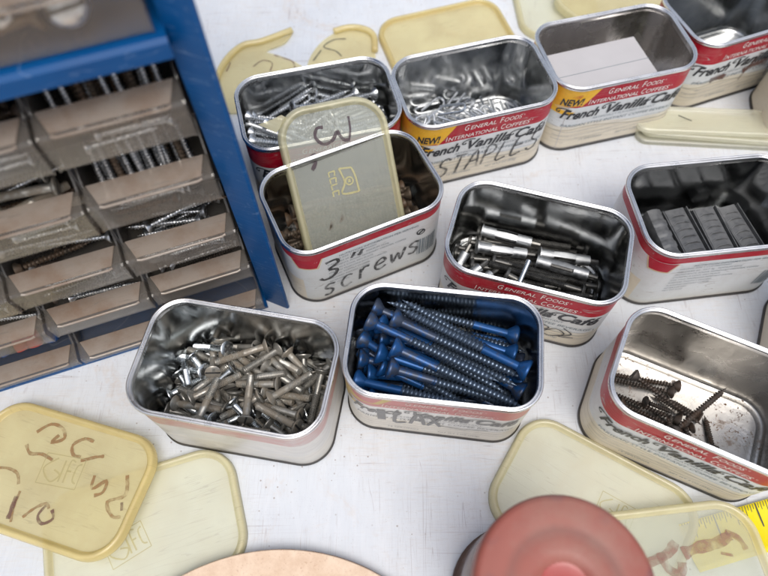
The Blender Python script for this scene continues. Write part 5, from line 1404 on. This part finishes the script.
mb = MB(); mb.extrude_x([(.0026, .2104), (.0026, .2172), (.0042, .2188), (.1470, .2188), (.1470, .2104)], CWD + .0132, -.0128); link('shelf', mb.me('shelf', False), M['blue'], CB)
rows = [(.1670, .2105, .1868), (.1212, .1655, .1400), (.0768, .1200, .0920), (.0395, .0755, .0520), (.0028, .0380, .0095)]   # bottom, top, crease
cols = [(-.0150, -.0722), (-.0738, -.1300), (-.1316, -.1885), (-.1901, -.2470)]
mb = MB()
for i in range(3): x = (cols[i][1] + cols[i + 1][0]) / 2; mb.box((x - .0006, .0180, .0022), (x + .0006, .1470, .2110))
for (b, t_, c_) in rows[:-1]: mb.box((CWD + .0132, .0190, b - .0014), (-.0132, .1470, b - .0004))
link('divider', mb.me('divider', False), M['dark_plastic'], CB)
def drawer(x0, x1, b, t_, cr, big=False, out_=0):
    """x0>x1 local u limits; clear box with a sloped finger ledge"""
    yf = .0055 - out_; yl = yf + .0110; zl = cr + .0030; T = .0011; yk = .120
    mb = MB()
    # front, ledge and their thickness as one extrusion across the width
    zc = cr
    prof = [(yf + .0008, b + .0006), (yf, zc - .0008), (yf + .0012, zc + .0006), (yl, zl)]
    pin = [(y + T, z - (0 if k < 2 else T)) for k, (y, z) in enumerate(prof)]
    mb.extrude_x(prof + pin[::-1], x1 + .0008, x0 - .0008)
    # cheeks
    for xa, xb in ((x0 - T, x0), (x1, x1 + T)):
        pr = [(yf + .0008, b), (yf, zc), (yf + .0012, zc + .0008), (yl, zl), (yl + .020, t_ - .0035), (yk, t_ - .0035), (yk, b)]; mb.extrude_x(pr, xa, xb)
    mb.box((x1 + T, yf + .002, b), (x0 - T, yk, b + T)); mb.box((x1 + T, yk - T, b + T), (x0 - T, yk, t_ - .0035))
    d = link('drawer', mb.me('drawer', False), M['drawer_big' if big else 'drawer_clear'], CB)
    w = .0055; mb = MB(); y0_, z0_, y1_, z1_ = yf + .0010, zc + .0009, yl - .0002, zl + .0003
    A = [(x1 + w, y0_, z0_), (x0 - w, y0_, z0_), (x0 - .0020, y1_, z1_), (x1 + .0020, y1_, z1_)]
    B_ = [(x, y, z + .0006) for x, y, z in A]
    mb.add(A + B_, [(3, 2, 1, 0), (4, 5, 6, 7), (0, 1, 5, 4), (1, 2, 6, 5), (2, 3, 7, 6), (3, 0, 4, 7)])
    mb.tube([(x1 + w, yf + .0002, zc + .0004), (x1 + w + .002, yf - .0003, zc), (x0 - w - .002, yf - .0003, zc), (x0 - w, yf + .0002, zc + .0004)], .0007, 8)
    link('finger_ledge', mb.me('finger_ledge', False), M['drawer_dust'], d)
    return d
for ci, (x0, x1) in enumerate(cols):
    for ri, (b, t_, cr) in enumerate(rows):
        d = drawer(x0, x1, b, t_, cr, out_=[0, .0012, -.0006, .0020, .0005, .0016, -.0010][(ci * 3 + ri * 2) % 7] + (.0015 if ri == 4 else 0))
        d.rotation_euler = (R([.3, -.2, .5, 0, -.3][(ci + ri * 2) % 5]), 0, 0)
drawer(-.0160, -.1300, .2198, .2600, .2395, True); drawer(-.1320, -.2440, .2198, .2600, .2395, True)
drawer(-.0180, -.1300, .2630, .3020, .2870, True); drawer(-.1320, -.2440, .2630, .3020, .2870, True)
FC = Matrix.Translation((-.0615, .1805, 0)) @ Matrix.Rotation(R(19.3), 4, 'Z')
rd = random.Random(4)
names_r = ['highest', 'second highest', 'middle', 'fourth', 'lowest']; names_c = ['right', 'second', 'third']
def fill(ci, ri, kinds, n, style='lean'):
    x0, x1 = cols[ci]; b, t_, cr = rows[ri]; h = t_ - b
    lb = {'zinc': 'shiny screw', 'dark45': 'brown screw', 'rusty': 'dark screw', 'tack': 'small dark screw', 'bolt30': 'dull bolt'}
    for i in range(n):
        k = rd.choice(kinds); u = x1 + .006 + (x0 - x1 - .012) * (i + .5) / n + rd.uniform(-.0012, .0012)
        sc_ = .86 if k in ('zinc', 'dark45', 'rusty') else 1
        if style == 'stand':
            L = .0445 * sc_ if k != 'bolt30' else .030; rr_ = i % 2; z0 = b + .0028 + (.0445 - L) * .5; rise = min(L * .97, t_ - .0015 - z0); dy = math.sqrt(max(0, L * L - rise * rise)); y0 = .0200 + rr_ * .0075 + rd.uniform(0, .002)
            P = (u, y0, z0); Q = (u + rd.uniform(-.0025, .0025), y0 + dy, z0 + rise)
            if rd.random() < .3 and k != 'bolt30': P, Q = Q, P
        elif style == 'lean':
            L = .0445 * sc_; th = math.asin(min(.82, (h - .0100) / L)) + rd.uniform(-.07, .03); yy = .0215 + rd.uniform(-.001, .005) + .007 * (i % 2)
            P = (u, yy + L * math.cos(th), b + .0045); Q = (u + rd.uniform(-.003, .003), yy, b + .0045 + L * math.sin(th))
            if rd.random() < .25: P, Q = (Q[0], Q[1] + .004, Q[2] - .002), (P[0], P[1] + .004, P[2])
        else:
            a = rd.uniform(-.5, .5) + (math.pi if rd.random() < .5 else 0); L = .038 * sc_; c_ = ((x0 + x1) / 2 + rd.uniform(-.010, .010), (.024 + (i % 4) * .0055), b + .0065 + (i // 4) * .0068)
            P = (c_[0] - L / 2 * math.cos(a), c_[1] - L / 4 * math.sin(a), c_[2]); Q = (c_[0] + L / 2 * math.cos(a), c_[1] + L / 4 * math.sin(a), c_[2] + .001)
        fastener(k, P, Q, FC, f'{lb[k]} in the {names_r[ri]} small drawer of the blue cabinet, {names_c[ci]} column from right'.replace('right column from right', 'rightmost column'), f'screws in the {names_r[ri]} drawer, column {"one two three".split()[ci]}', rd.uniform(0, 6.28), scale=sc_)
fill(0, 0, ['zinc', 'zinc', 'dark45'], 17, 'stand'); fill(0, 1, ['zinc', 'zinc', 'zinc', 'dark45'], 19, 'stand'); fill(0, 2, ['zinc', 'zinc', 'dark45'], 16, 'lay'); fill(0, 3, ['rusty', 'zinc'], 10, 'lay')
fill(1, 0, ['rusty', 'dark45'], 12, 'lay'); fill(1, 1, ['dark45', 'zinc', 'bolt30'], 15, 'lay'); fill(1, 2, ['zinc', 'rusty', 'dark45', 'zinc'], 17, 'lay'); fill(1, 3, ['zinc', 'zinc', 'rusty'], 17, 'lay'); fill(2, 3, ['dark45', 'zinc'], 12, 'lay'); fill(2, 2, ['dark45', 'rusty'], 10, 'lay')
for ci, ri in ((0, 0), (0, 1), (0, 2), (1, 0), (1, 1), (1, 2)):
    x0, x1 = cols[ci]; b, t_, cr = rows[ri]
    for i in range(4):
        k = rd.choice(['zinc', 'zinc', 'dark45']); s_ = .66; L = .0445 * s_; cx_ = (x0 + x1) / 2 + rd.uniform(-.008, .008); yy = .0115 + .0012 * (i % 2); z = b + .0038 + i * .0024; a = rd.uniform(-.12, .12); sg = rd.choice([-1, 1])
        fastener(k, (cx_ - sg * L / 2, yy, z - a * .01), (cx_ + sg * L / 2, yy, z + a * .01), FC, f'{"shiny" if k == "zinc" else "brown"} screw lying against the clear front of the {names_r[ri]} drawer, {"rightmost" if ci == 0 else "second"} column', f'screws pressed against the {names_r[ri]} drawer front, column {ci + 1}'.replace('column 1', 'rightmost column').replace('column 2', 'second column'), rd.uniform(0, 6), scale=s_)
# odd bits in the lowest left drawer
for i, (u, c_, nm) in enumerate([(-.142, 'blue_scrap', 'blue'), (-.152, 'red_scrap', 'red'), (-.160, 'red_scrap', 'red'), (-.170, 'blue_scrap', 'blue'), (-.180, 'blue_scrap', 'blue')]):
    mb = MB(); mb.lathe([(-.005, .0030), (-.005, .0044), (-.002, .0046), (.004, .0034), (.010, .0030), (.010, .0018)], 14); o = link('wire_connector', mb.me('wire_connector'), M[c_], label=f'{nm} plastic wire connector in the lowest left drawer, ' + ['nearest the divider', 'beside the rightmost blue one', 'second red one from the right', 'left of the two red ones', 'at the far left'][i], cat='connector', group='wire connectors in the lowest left drawer')
    o.matrix_world = FC @ Matrix.Translation((u, .0235, .0195)) @ Matrix.Rotation(R(70 + 15 * i), 4, 'Z') @ Matrix.Rotation(R(-50), 4, 'Y')
# contents of the large top drawer: one big bolt, pan heads and washers
def pan(u, y, z, r, tilt, lb):
    mb = MB(); mb.lathe([(-.003, r * .55), (-.0034, r * .2), (-.003, r * .6), (-.001, r * .95), (0, r), (.0004, r), (.0005, .0026), (.018, .0024)], 16); mb.box((-.0036, -r * .8, -.0006), (-.0022, r * .8, .0006), 1)
    me = mb.me('pan_head_screw'); o = link('pan_head_screw', sharp(me), [M['zinc'], M['recess']], label=lb, cat='screw'); o.matrix_world = FC @ Matrix.Translation((u, y, z)) @ Matrix.Rotation(R(90 + tilt), 4, 'Z') @ Matrix.Rotation(R(20), 4, 'Y')
pan(-.040, .012, .2330, .0075, 10, 'big slotted head pressed against the front of the top drawer'); pan(-.062, .014, .2340, .0060, -20, 'slotted head left of the biggest one in the top drawer'); pan(-.094, .014, .2330, .0065, 15, 'slotted head above the long bright screw in the top drawer')
pan(-.080, .018, .2400, .0055, 5, 'slotted head partly behind two others in the top drawer')
fastener('dark', (-.0500, .0115, .2320), (-.1060, .0115, .2245), FC, 'long bright screw lying along the front of the top drawer', None, .3, scale=.95).data
# ---------------------------------------------------------------- foreground things
JX, JY, JZ, JR = .0690, .0093, .105, .0355
jar = empty('jar', (JX, JY, 0), 0, label='round jar with a worn red ringed lid, cut by the bottom edge', cat='jar')
mb = MB(); mb.lathe([(.004, JR * .93), (.008, JR * .97), (.05, JR * .97), (.088, JR * .97), (.093, JR * .88), (.098, JR * .88)], 48, axis='z', cap=False); link('jar_wall', mb.me('jar_wall'), M['jar_rose'], jar)
mb = MB(); mb.lathe([(0, JR * .5), (0, JR * .95), (.002, JR), (.006, JR), (.0075, JR * .95)], 48, axis='z'); link('jar_base', sharp(mb.me('jar_base')), M['jar_base'], jar)
mb = MB(); mb.lathe([(.092, JR * .96), (.0925, JR), (.1035, JR), (.1050, JR * .97), (.1053, JR * .92), (.1052, JR * .74), (.1049, JR * .67), (.1046, JR * .60), (.1048, JR * .52), (.1049, JR * .42), (.1043, JR * .34), (.1028, JR * .28)], 64, axis='z', cap=False)
jl = link('jar_lid', mb.me('jar_lid'), M['red'], jar)
mb = MB(); mb.lathe([(.1028, JR * .28), (.1024, JR * .24), (.1030, JR * .05), (.1030, JR * .01)], 32, axis='z', cap=False); link('lid_centre', mb.me('lid_centre'), M['red_deep'], jl)
# tan hardboard disc, its left side up on the pale lid
mb = MB(); TRD = .1125
mb.lathe([(-.0038, TRD * .992), (-.0034, TRD), (-.0006, TRD), (0, TRD * .996), (0, TRD * .5), (0, .001)], 128, axis='z')
o = link('round_disc', sharp(mb.me('round_disc')), M['tan'], label='round speckled tan hardboard disc showing as an arc along the bottom edge', cat='disc'); o.location = (-.0555, -.0792, .0088); o.rotation_euler = (0, R(2.0), 0)
mb = MB(); mb.lathe([(-.0030, TRD + .0001), (-.0027, TRD + .0004), (-.0024, TRD + .0001)], 128, axis='z', cap=False); link('worn_edge', mb.me('worn_edge'), M['marker_tan'], o)
# yellow tape measure blade under the lid
tp = empty('tape_measure_blade', (.2090, .0440, 0), R(14), label='piece of bright yellow measuring tape with black ticks, at the bottom right', cat='tape measure')
mb = MB(); n = 8; vs = []
for i in range(n + 1):
    v = -.0125 + .025 * i / n; z = .0006 + .0022 * (v / .0125) ** 2
    vs += [(-.046, v, z), (.12, v, z), (-.046, v, z + .00025), (.12, v, z + .00025)]
mb.add(vs, [(4 * i, 4 * i + 1, 4 * i + 5, 4 * i + 4) for i in range(n)] + [(4 * i + 2, 4 * i + 3, 4 * i + 7, 4 * i + 6) for i in range(n)] + [(4 * i, 4 * i + 2, 4 * i + 6, 4 * i + 4) for i in range(n)] + [(0, 1, 3, 2), (4 * n, 4 * n + 1, 4 * n + 3, 4 * n + 2)])
link('tape_strip', mb.me('tape_strip', True), M['tape_yellow'], tp)
def tmap(x, y, off): return (x, y, .00085 + .0022 * (y / .0125) ** 2 + off)
mb = MB()
for i in range(-28, 76):
    x = i * .0254 / 16; l = {0: .0125, 8: .0085}.get(i % 16, .0055 if i % 4 == 0 else (.004 if i % 2 == 0 else .0028)); ribbon(mb, [(x, .0123), (x, .0123 - l)], .00018 if i % 16 else .00035, tmap, .0001)
put_text(mb, '1', .0480, .0500, -.0085, -.0020, .00012, tmap, bold=.01)
part(mb, 'tape_marking', M['ink_black'], tp)
